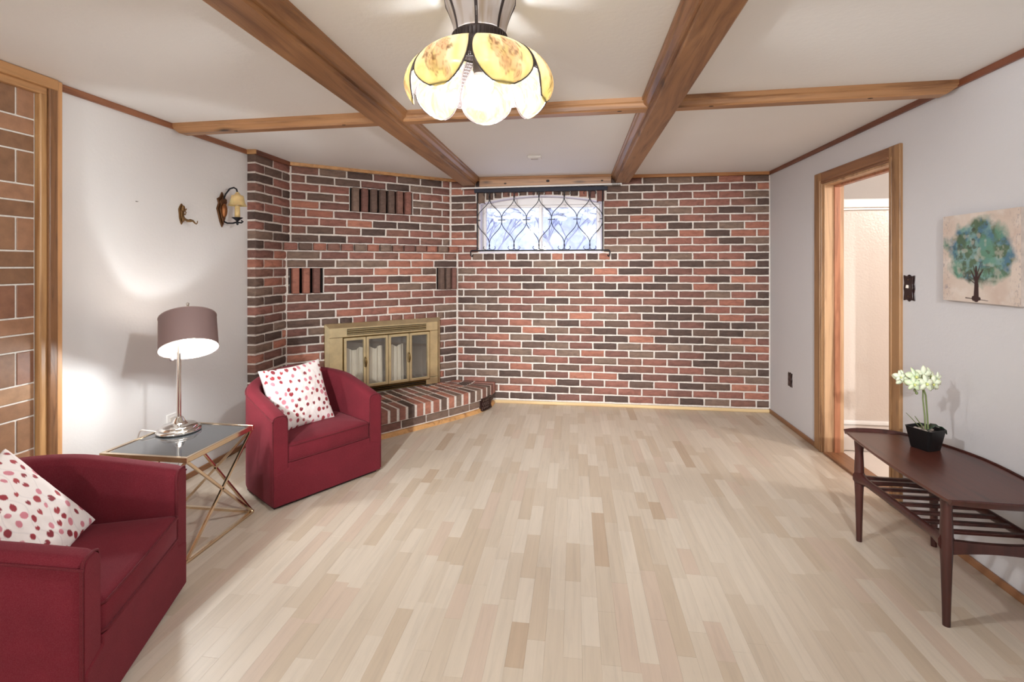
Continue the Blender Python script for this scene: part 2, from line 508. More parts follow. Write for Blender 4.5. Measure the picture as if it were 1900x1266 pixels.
for n in range(30):
    first = .135 if n % 2 == 0 else .245
    if n > 20:
        xs = joints(.012, 1.500, first, BP, q)
        if 25 <= n <= 27:
            A, Bq = cut(xs, UP_P[0], UP_P[1]); fill(bl, A, n, 0); fill(bl, Bq, n, 0)
        else: fill(bl, xs, n, 0, H - .02)
    elif n == 20:
        fill(bl, [-.055 + 1.62 * k / 14 for k in range(15)], n, -LOW - .032)
    else:
        xs = joints(-.028, 1.556, first, BP, q)
        if 15 <= n <= 17:
            xs = [LP[1]] + [x for x in xs if LP[1] + .04 < x < RP[0] - .04] + [RP[0]]; fill(bl, xs, n, -LOW)
        elif n == 11:
            A, Bq = cut(xs, .40, 1.34); fill(bl, A, n, -LOW); fill(bl, Bq, n, -LOW)
            fill(bl, [.40 + .94 * k / 8 for k in range(9)], n, -LOW - .006)
        elif n < 11 and n >= 2:
            A, Bq = cut(xs, IU0 - .004, IU1 + .004); fill(bl, A, n, -LOW); fill(bl, Bq, n, -LOW)
        elif n >= 12: fill(bl, xs, n, -LOW)
for i in range(7):
    u = UP_P[0] + .008 + (UP_P[1] - UP_P[0] - .016) * (i + .5) / 7
    bl.append((u, -.028, (UP_P[2] + UP_P[3]) / 2, .056, UP_P[3] - UP_P[2] - .002, 1))
for i in range(3):
    bl.append((LP[0] + .055 + .083 * i, -LOW - .03, (LP[2] + LP[3]) / 2, .056, LP[3] - LP[2] - .002, 1))
    bl.append((RP[0] + .05 + .066 * i, -LOW - .03, (RP[2] + RP[3]) / 2, .046, RP[3] - RP[2] - .002, 1))
lay(wc, bl, DIAG, seed=8)

# ---------------------------------------------------------------- hearth
def un(u, n): return DIAG @ Vector((u, -n, 0))
HC = [(1.838, .325), (1.76, .405), (1.66, .478), (1.53, .532), (1.35, .578), (1.1, .625), (.82, .672), (.56, .712), (.36, .722), (.14, .70), (-.06, .62), (-.2, .51), (-.30, .385)]
def smooth_curve(P, n):
    P = [Vector((*p, 0)) for p in P]; out = []
    ext = [2 * P[0] - P[1]] + P + [2 * P[-1] - P[-2]]
    for i in range(1, len(ext) - 2):
        for k in range(n):
            t = k / n; a, b, c, d = ext[i - 1:i + 3]
            out.append(.5 * ((2 * b) + (c - a) * t + (2 * a - 5 * b + 4 * c - d) * t * t + (3 * b - a - 3 * c + d) * t ** 3))
    out.append(P[-1]); return out
cv = smooth_curve(HC, 14)
arc = [0]
for a, b in zip(cv[:-1], cv[1:]): arc.append(arc[-1] + (b - a).length)
def at_arc(s):
    s = max(0, min(arc[-1], s))
    i = max(j for j in range(len(arc)) if arc[j] <= s + 1e-9); i = min(i, len(cv) - 2)
    t = (s - arc[i]) / (arc[i + 1] - arc[i]); p = cv[i].lerp(cv[i + 1], t); d = (cv[i + 1] - cv[i]).normalized()
    return p, Vector((-d.y, d.x, 0)) * (1 if True else 1)    # inward normal
hearth = empty('hearth'); hearth.matrix_world = DIAG
tag(hearth, 'raised brick hearth with curved front below the brass fireplace', 'hearth')
def L2(p, z): return (p.x, -p.y, z)
def inn(p, nrm, d):
    """walk inward d from the front curve, stop at the chimney face"""
    r = p + nrm * d
    if r.y < .052:
        t = (p.y - .052) / max(1e-6, (p.y - r.y)); r = p + nrm * d * t
    return r
p0, n0 = at_arc(arc[-1] / 2)
sgn = 1 if (p0 + n0 * .1).y < p0.y else -1
poly = [c + (Vector((0, 0, 0))) for c in cv]
def ring_pts(ins):
    out = []
    for i in range(61):
        p, nn = at_arc(arc[-1] * i / 60); out.append(p + nn * sgn * ins)
    return out
def hearth_poly(ins):
    pts = [(p.x, -p.y) for p in ring_pts(ins)]
    return pts + [(-.03, -.05), (1.55, -.05)]
mb = MB(); mb.prism(hearth_poly(.028), .0, .112).prism(hearth_poly(.006), .112, .213)
mb.build('mortar_bed', M['mortar'], hearth)
q = random.Random(21)
hb = {}
def hex_brick(a, b, c, d, z0, z1, mi, parent, dz=0):
    """a b outer edge, d c inner edge"""
    cen = (a + b + c + d) / 4; e = .005
    def sh(p, k): return p + (cen - p).normalized() * k
    bot = [L2(p, z0) for p in (a, b, c, d)]; mid = [L2(p, z1 - e) for p in (a, b, c, d)]; top = [L2(sh(p, e), z1 + dz) for p in (a, b, c, d)]
    m_ = MB(); m_.add(bot + mid + top, [(0, 1, 2, 3), (8, 9, 10, 11)] + [(i, (i + 1) % 4, 4 + (i + 1) % 4, 4 + i) for i in range(4)] + [(4 + i, 4 + (i + 1) % 4, 8 + (i + 1) % 4, 8 + i) for i in range(4)])
    m_.build('brick', BR[mi], parent)
hp = .0785; nb = int(arc[-1] / hp)
for i in range(nb):
    s0, s1 = arc[-1] * i / nb + .0135, arc[-1] * (i + 1) / nb - .0135
    (pa, na), (pb, nb_) = at_arc(s0), at_arc(s1); na = na * sgn; nb_ = nb_ * sgn; nm = ((na + nb_) / 2).normalized()
    j = q.uniform(-.004, .003); pa = pa + nm * j; pb = pb + nm * j
    if (pa + pb).y / 2 < .33 or pa.y < .3: continue
    hex_brick(pa, pb, inn(pb, nb_, .205), inn(pa, na, .205), .118, .219, pick_brick(q, 0), hearth, q.uniform(-.002, .002))
    # second and third rows
    for r0, r1 in ((.22, .325), (.338, .445), (.458, .56)):
        a, b, c, d = inn(pa, na, r0), inn(pb, nb_, r0), inn(pb, nb_, r1), inn(pa, na, r1)
        t_ = (pb - pa).normalized()
        if (a - d).length > .03 and (b - c).length > .03 and (b - a).dot(t_) > .02 and (c - d).dot(t_) > .012:
            hex_brick(a, b, c, d, .118, .2185, pick_brick(q, 0), hearth, q.uniform(-.001, .001))
ns = int(arc[-1] / .234)
for i in range(ns):
    s0, s1 = arc[-1] * i / ns + .007, arc[-1] * (i + 1) / ns - .007
    N_ = 4; mb = MB()
    for k in range(N_):
        sa, sb = s0 + (s1 - s0) * k / N_, s0 + (s1 - s0) * (k + 1) / N_
        (pa, na), (pb, nb_) = at_arc(sa), at_arc(sb)
        a, b, c, d = pa + na * sgn * .02, pb + nb_ * sgn * .02, pb + nb_ * sgn * .06, pa + na * sgn * .06
        mb.add([L2(p, .047) for p in (a, b, c, d)] + [L2(p, .103) for p in (a, b, c, d)], [(0, 1, 2, 3), (4, 5, 6, 7), (0, 1, 5, 4), (2, 3, 7, 6)] + ([(3, 0, 4, 7)] if k == 0 else []) + ([(1, 2, 6, 5)] if k == N_ - 1 else []))
    mb.build('brick', BR[pick_brick(q, 0)], hearth)
mb = MB(); pr = [p - n_ * 0 for p, n_ in [at_arc(arc[-1] * i / 60) for i in range(61)]]
pa = ring_pts(.004); pb = ring_pts(.028)
for i in range(60):
    a, b, c, d = pa[i], pa[i + 1], pb[i + 1], pb[i]
    mb.add([L2(p, 0) for p in (a, b, c, d)] + [L2(a + (d - a) * .5, .03), L2(b + (c - b) * .5, .03), L2(c, .034), L2(d, .034)], [(0, 1, 2, 3), (4, 5, 6, 7), (0, 1, 5, 4), (2, 3, 7, 6)])
mb.build('wood_trim', wood('quarter_round_pine', (196, 146, 92), (150, 100, 60), 'X', .5, False), hearth)
# cast vent in the hearth's front
vent = empty('hearth_vent'); vent.matrix_world = DIAG
tag(vent, 'small dark cast metal vent set in the hearth front', 'vent')
va, vb = .175, .33
mb = MB(); mg = MB()
for k in range(6):
    s0, s1 = va + (vb - va) * k / 6, va + (vb - va) * (k + 1) / 6
    (a, na), (b, nb_) = at_arc(s0), at_arc(s1); oa = na * sgn; ob = nb_ * sgn
    for z0, z1, o0 in ((.012, .022, -.014), (.118, .128, -.014), (.022, .118, -.004)):
        A = [a + oa * o0, b + ob * o0, b + ob * .03, a + oa * .03]
        mb.add([L2(p, z0) for p in A] + [L2(p, z1) for p in A], [(0, 1, 2, 3), (4, 5, 6, 7), (0, 1, 5, 4), (2, 3, 7, 6), (1, 2, 6, 5), (3, 0, 4, 7)])
    mg.tube([L2(a + oa * -.009, .022), L2(a + oa * -.009 + (b - a) * .9, .07), L2(a + oa * -.009, .118)], .004, 6)
    mg.tube([L2(b + ob * -.009, .022), L2(b + ob * -.009 - (b - a) * .9, .07), L2(b + ob * -.009, .118)], .004, 6)
mb.build('plate', M['darkplate'], vent); mg.build('grille', plain('cast_iron_brown', (66, 42, 34), .5, .5), vent)

# ---------------------------------------------------------------- fireplace insert
fi = empty('fireplace_insert'); fi.matrix_world = DIAG
tag(fi, 'brass fireplace insert with four framed glass doors and louvre vents', 'fireplace')
YF = -.098
def fb(name, u0, u1, z0, z1, y0, y1, mat, bev=.002, par=fi): return MB().box(u0, u1, y0, y1, z0, z1).build(name, mat, par, bevel=bev)
mb = MB()      # sloping outer frame
oo = (.272, 1.353, .2215, .862); ii = (.305, 1.322, .228, .825)
def frame_ring(mb, o, i, yo, yi, yb):
    O = [(o[0], yo, o[2]), (o[1], yo, o[2]), (o[1], yo, o[3]), (o[0], yo, o[3])]; I = [(i[0], yi, i[2]), (i[1], yi, i[2]), (i[1], yi, i[3]), (i[0], yi, i[3])]
    B = [(x, yb, z) for x, _, z in O]; BI = [(x, yb, z) for x, _, z in I]
    mb.add(O + I + B + BI, [(k, (k + 1) % 4, 4 + (k + 1) % 4, 4 + k) for k in range(4)] + [(k, (k + 1) % 4, 8 + (k + 1) % 4, 8 + k) for k in range(4)] + [(4 + k, 4 + (k + 1) % 4, 12 + (k + 1) % 4, 12 + k) for k in range(4)])
frame_ring(mb, oo, ii, -.075, YF, -.03); mb.build('surround', M['brass'], fi)
fb('top_panel', .306, 1.321, .742, .826, YF + .004, -.03, M['brass'])
fb('side_panel', .306, .418, .292, .74, YF + .004, -.03, M['brass'])
fb('side_panel', 1.236, 1.321, .292, .74, YF + .004, -.03, M['brass'])
fb('corner_panel', .306, .418, .224, .289, YF + .002, -.03, M['brass']); fb('corner_panel', 1.2, 1.321, .224, .289, YF + .002, -.03, M['brass'])
tv = fb('top_vent', .455, 1.198, .758, .812, YF - .001, -.05, plain('vent_dark', (92, 82, 62), .5, .6), 0)
for k in range(3):
    MB().tube([(.458, YF - .004, .768 + .017 * k), (1.195, YF - .004, .768 + .017 * k)], .0035, 6).build('louvre', M['brass'], tv)
for k in range(46):
    x_ = .464 + k * .016; MB().box(x_, x_ + .005, YF - .005, YF + .002, .762, .808).build('vent_bar', M['brassd'], tv)
bv = fb('bottom_vent', .42, 1.198, .22, .272, -.07, -.03, M['recess_shade'], 0)  # black panel painted as the shade of the recess behind the louvres
for k in range(3): MB().box(.42, 1.198, YF + .006, YF + .02, .226 + k * .017, .232 + k * .017).build('louvre', M['brassd'], bv)
mb = MB()      # firebox behind the doors
mb.box(.40, 1.25, .10, .11, .22, .80).box(.40, .41, -.05, .11, .22, .80).box(1.24, 1.25, -.05, .11, .22, .80).box(.40, 1.25, -.05, .11, .21, .22).box(.40, 1.25, -.05, .11, .79, .80)
mb.build('firebox', plain('firebox_grey', (92, 84, 78), .9, nz=(9, .25, 0)), fi)
mb = MB()      # rail round the doors
frame_ring(mb, (.418, 1.236, .272, .742), (.424, 1.230, .280, .734), YF - .001, YF - .001, -.03)
mb.build('door_track', M['brassd'], fi)
du = [.424, .620, .824, 1.026, 1.230]
for k in range(4):
    a, b = du[k] + .002, du[k + 1] - .002; z0, z1 = .282, .732
    mb = MB(); t = .022
    mb.box(a, a + t, YF - .012, YF + .01, z0, z1).box(b - t, b, YF - .012, YF + .01, z0, z1).box(a + t, b - t, YF - .012, YF + .01, z0, z0 + t).box(a + t, b - t, YF - .012, YF + .01, z1 - t, z1)
    dr = mb.build('door', M['brass'], fi, bevel=.002)
    MB().box(a + t - .004, b - t + .004, YF - .001, YF + .003, z0 + t - .004, z1 - t + .004).build('pane', M['fireglass'], dr)
    if k in (0, 2):
        hx = b - .006
        mb = MB(); mb.tube([(hx, YF - .012, .55), (hx, YF - .036, .545), (hx, YF - .036, .47), (hx, YF - .012, .465)], .005, 8)
        mb.tube([(hx, YF - .036, .54), (hx, YF - .040, .508), (hx, YF - .036, .475)], [.006, .0095, .006], 8)
        mb.build('handle', M['brassd'], dr, smooth=50)
q = random.Random(5)
for a, b in ((.43, .62), (.632, .80), (.85, 1.0)):             # pleated pale fire-screen curtains behind the glass
    mb = MB(); n_ = 40; vs_ = []
    for k in range(n_ + 1):
        t = k / n_; y_ = -.03 + .014 * math.sin(t * 20 + a * 9) + .006 * math.sin(t * 47)
        vs_ += [(a + (b - a) * t, y_, .235), (a + (b - a) * (t * .92 + .04), y_ * .9, .62 + .012 * math.sin(t * 9))]
    mb.add(vs_, [(2 * k, 2 * k + 2, 2 * k + 3, 2 * k + 1) for k in range(n_)])
    mb.build('fire_screen', plain('screen_cloth', (232, 226, 214), .9), fi, smooth=60)

# ---------------------------------------------------------------- trims
def tbox(i, x0, x1, y0, y1, z0, z1, mat, bev=.003): return struct(MB().box(x0, x1, y0, y1, z0, z1).build('trim_%d' % i, mat, bevel=bev))
tbox(1, XL, XL + .016, 2.01, 3.372, H - .034, H, wood('left_trim_pine', (150, 98, 68), (112, 68, 46), 'Y', .4, False))
tbox(2, XR - .016, XR, YN, YB, H - .032, H, M['trimY'])
tbox(3, -1.26, XR, YB - .026, YB, H - .03, H, M['trimX'])
o = tbox(4, 0, 1.5, -.022, .005, H - .028, H, wood('pine_strip', (194, 146, 98), (158, 110, 70), 'X', .45, False)); o.matrix_world = DIAG
o = tbox(5, 3.358, 3.82, -.018, .005, H - .034, H, M['trimY']); o.matrix_world = RET
tbox(6, XL, XRET + .018, 3.352, 3.372, H - .034, H, wood('pine_strip_short', (194, 146, 98), (158, 110, 70), 'X', .45, False))
struct(MB().box(XR - .014, XR, YN, 2.94, 0, .036).box(XR - .014, XR, 3.905, YB, 0, .036).build('baseboard_right', M['caseY'], bevel=.004))
struct(MB().box(-.80, XR, YB - .022, YB, 0, .03).build('baseboard_back', wood('pale_quarter_round', (214, 184, 138), (186, 150, 104), 'X', .5, False), bevel=.006))
struct(MB().box(XL, XL + .012, 2.02, 3.37, 0, .036).build('baseboard_left', M['caseY'], bevel=.004))

# doorway casing (right wall)
dc = empty('door_1', (0, 0, 0)); struct(dc)
CW = .094
def casing(mb, y0, y1, z0, z1, vertical, flip):
    """stepped board: flat outer band, bead at the inner edge"""
    if vertical:
        a, b = (y0, y1)
        mb.box(XR - .018, XR + .004, a, b, z0, z1)
        i0, i1 = (b - .03, b - .012) if flip else (a + .012, a + .03)
        mb.box(XR - .024, XR, i0, i1, z0, z1 - (.06 if True else 0))
    return mb
mb = MB(); casing(mb, DY0 - CW, DY0, 0, DZ + CW - .01, True, True); mb.build('casing', M['caseZ'], dc, bevel=.005)
mb = MB(); casing(mb, DY1, DY1 + CW + .012, 0, DZ + CW - .01, True, False); mb.build('casing', M['caseZ'], dc, bevel=.005)
MB().box(XR - .0175, XR + .004, DY0 - .02, DY1 + .02, DZ, DZ + CW - .011).box(XR - .024, XR, DY0, DY1, DZ + .012, DZ + .03).build('head_casing', M['caseY'], dc, bevel=.005)
MB().box(XR - .002, XR + .13, DY0 - .004, DY0 + .014, 0, DZ).build('jamb', M['caseL'], dc, bevel=.002)
MB().box(XR - .002, XR + .13, DY1 - .014, DY1 + .004, 0, DZ).build('jamb', M['caseL'], dc, bevel=.002)
MB().box(XR - .002, XR + .13, DY0 + .014, DY1 - .014, DZ - .014, DZ + .003).build('head_jamb', M['caseL'], dc, bevel=.002)
stopm = wood('door_stop_pine', (176, 116, 84), (136, 84, 58), 'Z', .45, False)
MB().box(XR + .062, XR + .1, DY1 - .026, DY1 - .013, 0, DZ - .014).build('door_stop', stopm, dc, bevel=.002)
MB().box(XR + .062, XR + .1, DY0 + .013, DY0 + .026, 0, DZ - .014).build('door_stop', stopm, dc, bevel=.002)
MB().box(XR + .062, XR + .1, DY0 + .013, DY1 - .013, DZ - .028, DZ - .013).build('door_stop', stopm, dc, bevel=.002)
MB().box(XR - .012, XR + .13, DY0 + .014, DY1 - .014, -.004, .014).build('threshold', M['caseY'], dc, bevel=.004)

# bathroom beyond the door
BX0, BX1, BY0, BY1 = XR + .12, 4.3, 1.9, 4.72
tile_floor = plain('pale_tile', (226, 214, 204), .3, nz=(3, .04, 0))
whiteb = plain('bathroom_white', (214, 204, 196), .55, nz=(2, .02, 0))
struct(MB().box(BX0, BX1, BY0, BY1, -.1, 0).build('floor_bathroom', tile_floor))
struct(MB().box(BX0, BX1, BY0, BY1, H, H + .1).build('ceiling_bathroom', whiteb))
struct(MB().box(BX0, BX1, BY1, BY1 + .1, 0, H).build('wall_bathroom_back', whiteb))
struct(MB().box(BX0, BX1, BY0 - .1, BY0, 0, H).build('wall_bathroom_front', whiteb))
struct(MB().box(BX1, BX1 + .1, BY0 - .1, BY1 + .1, 0, H).build('wall_bathroom_side', whiteb))
sh = empty('shower_enclosure', (2.4, 3.88, 0)); tag(sh, 'white shower stall with frosted panel and bright top rail beyond doorway', 'shower')
def sb(name, x0, x1, y0, y1, z0, z1, m, b=.006): return MB().box(x0 - 2.4, x1 - 2.4, y0 - 3.88, y1 - 3.88, z0, z1).build(name, m, sh, bevel=b)
sb('curb', BX0 + .005, 3.4, 3.855, 3.96, 0, .20, whiteb, .015); sb('bottom_track', BX0 + .005, 3.4, 3.845, 3.90, .2, .228, M['plastic'])
sb('top_rail', BX0 + .005, 3.4, 3.85, 3.90, 1.80, 1.865, M['plastic']); sb('rail_lip', BX0 + .005, 3.4, 3.845, 3.853, 1.783, 1.795, M['chrome'], .001)
sb('side_post', BX0 + .005, BX0 + .03, 3.835, 3.90, 0, 1.98, M['plastic'])
frost, n, l, b = newmat('frosted_panel')
b.inputs['Base Color'].default_value = (*lin((208, 195, 184)), 1); b.inputs['Roughness'].default_value = .3
bump(n, l, b, noise(n, l, pos(n, l, 'World'), 70, 3), .5, .004)
sb('frosted_panel', BX0 + .03, 3.4, 3.868, 3.882, .222, 1.81, frost, 0)
bl_ = empty('ceiling_light', (3.2, 2.7, H)); tag(bl_, 'round flush ceiling light in the bathroom beyond doorway', 'lamp')
MB().lathe([(.0, 0), (.15, 0), (.15, -.02), (.14, -.03)][::-1], 32, cap=False).build('base', M['plastic'], bl_, smooth=40)
MB().lathe([(.135, -.025), (.12, -.07), (.07, -.095), (.0, -.1)], 32, cap=False).build('diffuser', emis('bathroom_diffuser', (1, .94, .88), 5), bl_, smooth=60)
ld = bpy.data.lights.new('bathroom_light', 'POINT'); ld.energy = SHOWER_W; ld.color = (1, .97, .94); ld.shadow_soft_size = .1
lo = bpy.data.objects.new('bathroom_light', ld); COL.objects.link(lo); lo.parent = bl_; lo.location = (0, 0, -.21)

# tiled panel on the left wall with its casing
TW = .0754
tmats = [plain('tile_' + k, c, .45, nz=(22, .16, .25)) for k, c in (('umber', (146, 108, 80)), ('sienna', (158, 116, 88)), ('tobacco', (134, 98, 72)), ('ochre', (168, 130, 98)), ('chestnut', (138, 96, 74)))]
tp = MB().box(XL, XL + .004, .9, 1.918, 0, 2.165).build('tile_backing', plain('grout', (226, 220, 212), .9, nz=(60, .1, .3)), wl)
def tile_mesh(w, h):
    t = MB(); t.box(0, .0085, -w / 2, w / 2, -h / 2, h / 2); return t.mesh('tile')
tm_h, tm_v = tile_mesh(2 * TW - .0075, TW - .0075), tile_mesh(TW - .0075, 2 * TW - .0075)
for m_ in (tm_h, tm_v): m_.materials.append(tmats[0])
q = random.Random(4)
def put_tile(me, y, z, ):
    o = link('tile', me, tp, loc=(XL, y, z)); o.material_slots[0].link = 'OBJECT'; o.material_slots[0].material = q.choice(tmats)
    b = o.modifiers.new('bevel', 'BEVEL'); b.width = .002; b.segments = 1
for c in range(5):
    y1 = 1.917 - c * 2 * TW; k = 0
    zb = 1.137 - 8 * 2 * TW
    while zb < 2.16:
        vert = (k + c) % 2 == 0
        if zb + 2 * TW > 0:
            if vert:
                if zb >= 0 and zb + 2 * TW < 2.2:
                    for s in (.5, 1.5): put_tile(tm_v, y1 - s * TW, zb + TW)
            else:
                for s in (.5, 1.5):
                    if zb + s * TW - TW / 2 >= -.01 and zb + (s + .5) * TW < 2.18: put_tile(tm_h, y1 - TW, zb + s * TW)
        zb += 2 * TW; k += 1
struct(MB().box(XL, XL + .034, 1.918, 1.951, 0, 2.17).build('trim_7', wood('stop_pine', (186, 142, 94), (150, 106, 66), 'Z', .4), bevel=.006))
struct(MB().box(XL, XL + .046, 1.949, 1.987, 0, 2.205).build('trim_10', wood('post_dark_pine', (132, 92, 60), (84, 54, 34), 'Z', .4, True, 2.2), bevel=.005))
struct(MB().box(XL, XL + .04, 1.986, 2.012, 0, H - .002).build('trim_8', wood('edge_pine', (206, 154, 104), (172, 120, 76), 'Z', .4, False), bevel=.004))
struct(MB().box(XL, XL + .034, .9, 1.951, 2.165, 2.2).box(XL, XL + .052, .9, 1.987, 2.198, H - .001).build('trim_9', wood('head_pine', (178, 132, 88), (132, 90, 56), 'Y', .4), bevel=.006))

# ---------------------------------------------------------------- ceiling beams
def long_beam(name, cx, y1, label):
    b = empty(name, (cx, 0, H)); tag(b, label, 'beam')
    MB().box(-.064, .064, YN + .01, y1, -.085, 0).build('boxing', M['beamY'], b, bevel=.006)
    for s in (-1, 1):
        mb = MB()
        P = [(.062, 0), (.105, 0), (.105, -.016), (.098, -.02), (.094, -.036), (.082, -.046), (.076, -.05), (.074, -.064), (.062, -.066)]
        vs_ = [(s * x, YN + .01, z) for x, z in P] + [(s * x, y1 - .001, z) for x, z in P]; n_ = len(P)
        mb.add(vs_, [tuple(range(n_)), tuple(range(n_, 2 * n_))] + [(i, (i + 1) % n_, n_ + (i + 1) % n_, n_ + i) for i in range(n_)])
        mb.build('moulding', M['beamY'], b)
    return b
long_beam('ceiling_beam', -1.043, 4.70, 'long pine ceiling beam ending above the fireplace side of the window')
long_beam('ceiling_beam', .452, 4.735, 'long pine ceiling beam ending above the doorway side of the window')
ca = Vector((-2.462, 2.725)); cb = Vector((1.802, 2.575)); an = math.atan2(cb.y - ca.y, cb.x - ca.x); Lc = (cb - ca).length
cbm = empty('ceiling_cross_beam', (ca.x, ca.y, H), an); tag(cbm, 'moulded pine cross beam spanning the ceiling from side wall to side wall', 'beam')
def seg_pts(x0, x1, e0, e1, P, mb):
    """profile P (y,z) swept from x0 to x1, ends cut back by e(z)"""
    n_ = len(P)
    vs_ = [(x0 + e0 * max(0, (-z - .03)) / .03, y, z) for y, z in P] + [(x1 - e1 * max(0, (-z - .03)) / .03, y, z) for y, z in P]
    mb.add(vs_, [tuple(range(n_)), tuple(range(n_, 2 * n_))] + [(i, (i + 1) % n_, n_ + (i + 1) % n_, n_ + i) for i in range(n_)])
PC = [(-.052, 0), (-.052, -.022), (-.044, -.028), (-.044, -.032), (-.038, -.050), (-.028, -.058), (.03, -.058), (.038, -.050), (.044, -.032), (.044, -.028), (.052, -.022), (.052, 0)]
XA, XB_ = (-1.043 - ca.x), (.452 - ca.x)
for x0, x1, e0, e1 in ((.004, XA - .06, .035, 0), (XA + .06, XB_ - .06, 0, 0), (XB_ + .06, Lc - .004, 0, .04)):
    mb = MB(); seg_pts(x0, x1, e0, e1, PC, mb); mb.build('beam_section', M['beamX'], cbm)
kn = plain('knot_dark', (40, 22, 14), .6)
for xk, yk in ((.42, -.02), (1.13, -.026), (2.0, -.02), (2.7, -.02), (3.16, -.025), (3.9, -.02)):
    MB().ell((xk, yk, -.0585), (.013, .006, .0018), 10, 6).build('knot', kn, cbm)
# board between the beams, above the window
bd = MB().box(-.94, .347, YB - .075, YB - .026, H - .095, H).box(-.94, .347, YB - .085, YB - .026, H - .022, H).build('ceiling_board', M['beamX'], bevel=.004)
tag(bd, 'short pine board joining the two beam ends above the window', 'board')
kb = MB().ell((-.68, YB - .0755, H - .068), (.014, .002, .007), 10, 6).ell((-.26, YB - .0755, H - .052), (.018, .002, .012), 10, 6).ell((.26, YB - .0755, H - .06), (.012, .002, .007), 10, 6).build('knot', kn, bd)

# smoke alarm / small ceiling vent
sv = empty('ceiling_sensor', (-.319, 3.86, H)); tag(sv, 'small square white sensor box on the ceiling near the window', 'sensor')
MB().box(-.055, .055, -.045, .045, -.022, 0).build('body', M['plastic'], sv, bevel=.008)
MB().box(-.03, .03, -.012, .012, -.026, -.02).build('grille', plain('pale_grey_plastic', (190, 182, 174), .5), sv, bevel=.003)

# ---------------------------------------------------------------- window
w1 = empty('window_1', (0, 0, 0)); struct(w1)
YG = YB + .13
wx0, wx1 = WX0 - .02, WX1 + .02
mb = MB()
gx0, gxm0, gxm1, gx1 = -.905, -.372, -.314, .218
gz0, gz1 = 1.515, 1.962
mb.box(wx0, gx0 - .03, YG - .015, YG + .05, WZ0 - .01, 2.09).box(gx1 + .03, wx1, YG - .015, YG + .05, WZ0 - .01, 2.09).box(gx0 - .03, gx1 + .03, YG - .015, YG + .05, gz1 + .025, 2.12).box(gx0 - .03, gx1 + .03, YG - .015, YG + .05, WZ0 - .01, gz0)
mb.build('frame', M['pvc'], w1, bevel=.004)
for a, b, yy in ((gx0, gxm0 + .01, YG - .006), (gxm1 - .01, gx1, YG + .012)):
    mb = MB(); t = .03
    mb.box(a - t, a, yy, yy + .025, gz0 - .0, gz1 + t).box(b, b + t, yy, yy + .025, gz0, gz1 + t).box(a, b, yy, yy + .025, gz1, gz1 + t).box(a, b, yy, yy + .025, gz0 - .012, gz0 + .008)
    s_ = mb.build('sash', M['pvc'], w1, bevel=.003)
    MB().box(a, b, yy + .01, yy + .014, gz0, gz1).build('pane', M['pane'], s_)
mb = MB()         # plastered reveal lining the opening
rv = plain('reveal_white', (214, 206, 214), .5, nz=(30, .06, .5))
mb.box(WX0 - .004, WX0 + .012, YB + .004, YG, WZ0, WSP + .004).box(WX1 - .012, WX1 + .004, YB + .004, YG, WZ0, WSP + .004).box(WX0, WX1, YB - .004, YG, WZ0 - .012, WZ0 + .004)
for i in range(NS):
    a = WX0 + (WX1 - WX0) * i / NS; b = WX0 + (WX1 - WX0) * (i + 1) / NS
    mb.add([(a, YB + .004, arch(a) - .01), (b, YB + .004, arch(b) - .01), (b, YG, arch(b) - .01), (a, YG, arch(a) - .01), (a, YB + .004, arch(a) + .006), (b, YB + .004, arch(b) + .006), (b, YG, arch(b) + .006), (a, YG, arch(a) + .006)],
           [(0, 3, 2, 1), (4, 5, 6, 7), (0, 1, 5, 4), (2, 3, 7, 6)])
mb.build('reveal', rv, w1)

# iron grille
gr = empty('window_grille', (0, YB - .05, 0)); tag(gr, 'black wrought iron ogee grille hung in front of the window', 'grille')
GX0, GX1, GZ0, GZ1 = -.965, .268, 1.522, 2.112
MB().box(GX0 - .03, GX1 + .045, -.008, .008, GZ1 - .012, GZ1 + .028).build('top_bar', plain('blue_black_iron', (30, 30, 44), .6, .3), gr, bevel=.003)
mb = MB().tube([(GX0 - .06, 0, GZ0), (GX1 + .06, 0, GZ0)], .007, 8)
for s, xe in ((-1, GX0 - .06), (1, GX1 + .06)):
    mb.tube([(xe, 0, GZ0), (xe + s * .008, -.006, GZ0 - .02), (xe + s * .004, -.008, GZ0 - .05), (xe - s * .006, -.006, GZ0 - .06), (xe - s * .014, 0, GZ0 - .045)], .006, 8)
mb.build('bottom_bar', M['iron'], gr, smooth=50)
for xx in (GX0, GX1): MB().tube([(xx, 0, GZ0), (xx, 0, GZ1)], .006, 8).build('side_bar', M['iron'], gr, smooth=50)
NC = 5; pw = (GX1 - GX0) / NC; zc = 1.825; zt_, zb_ = GZ1 - .055, GZ0 + .05
def ogee(xa, za, xb, zb):
    return [(xa + (xb - xa) * (t - math.sin(2 * math.pi * t) / (2 * math.pi)), 0, za + (zb - za) * t) for t in [i / 14 for i in range(15)]]
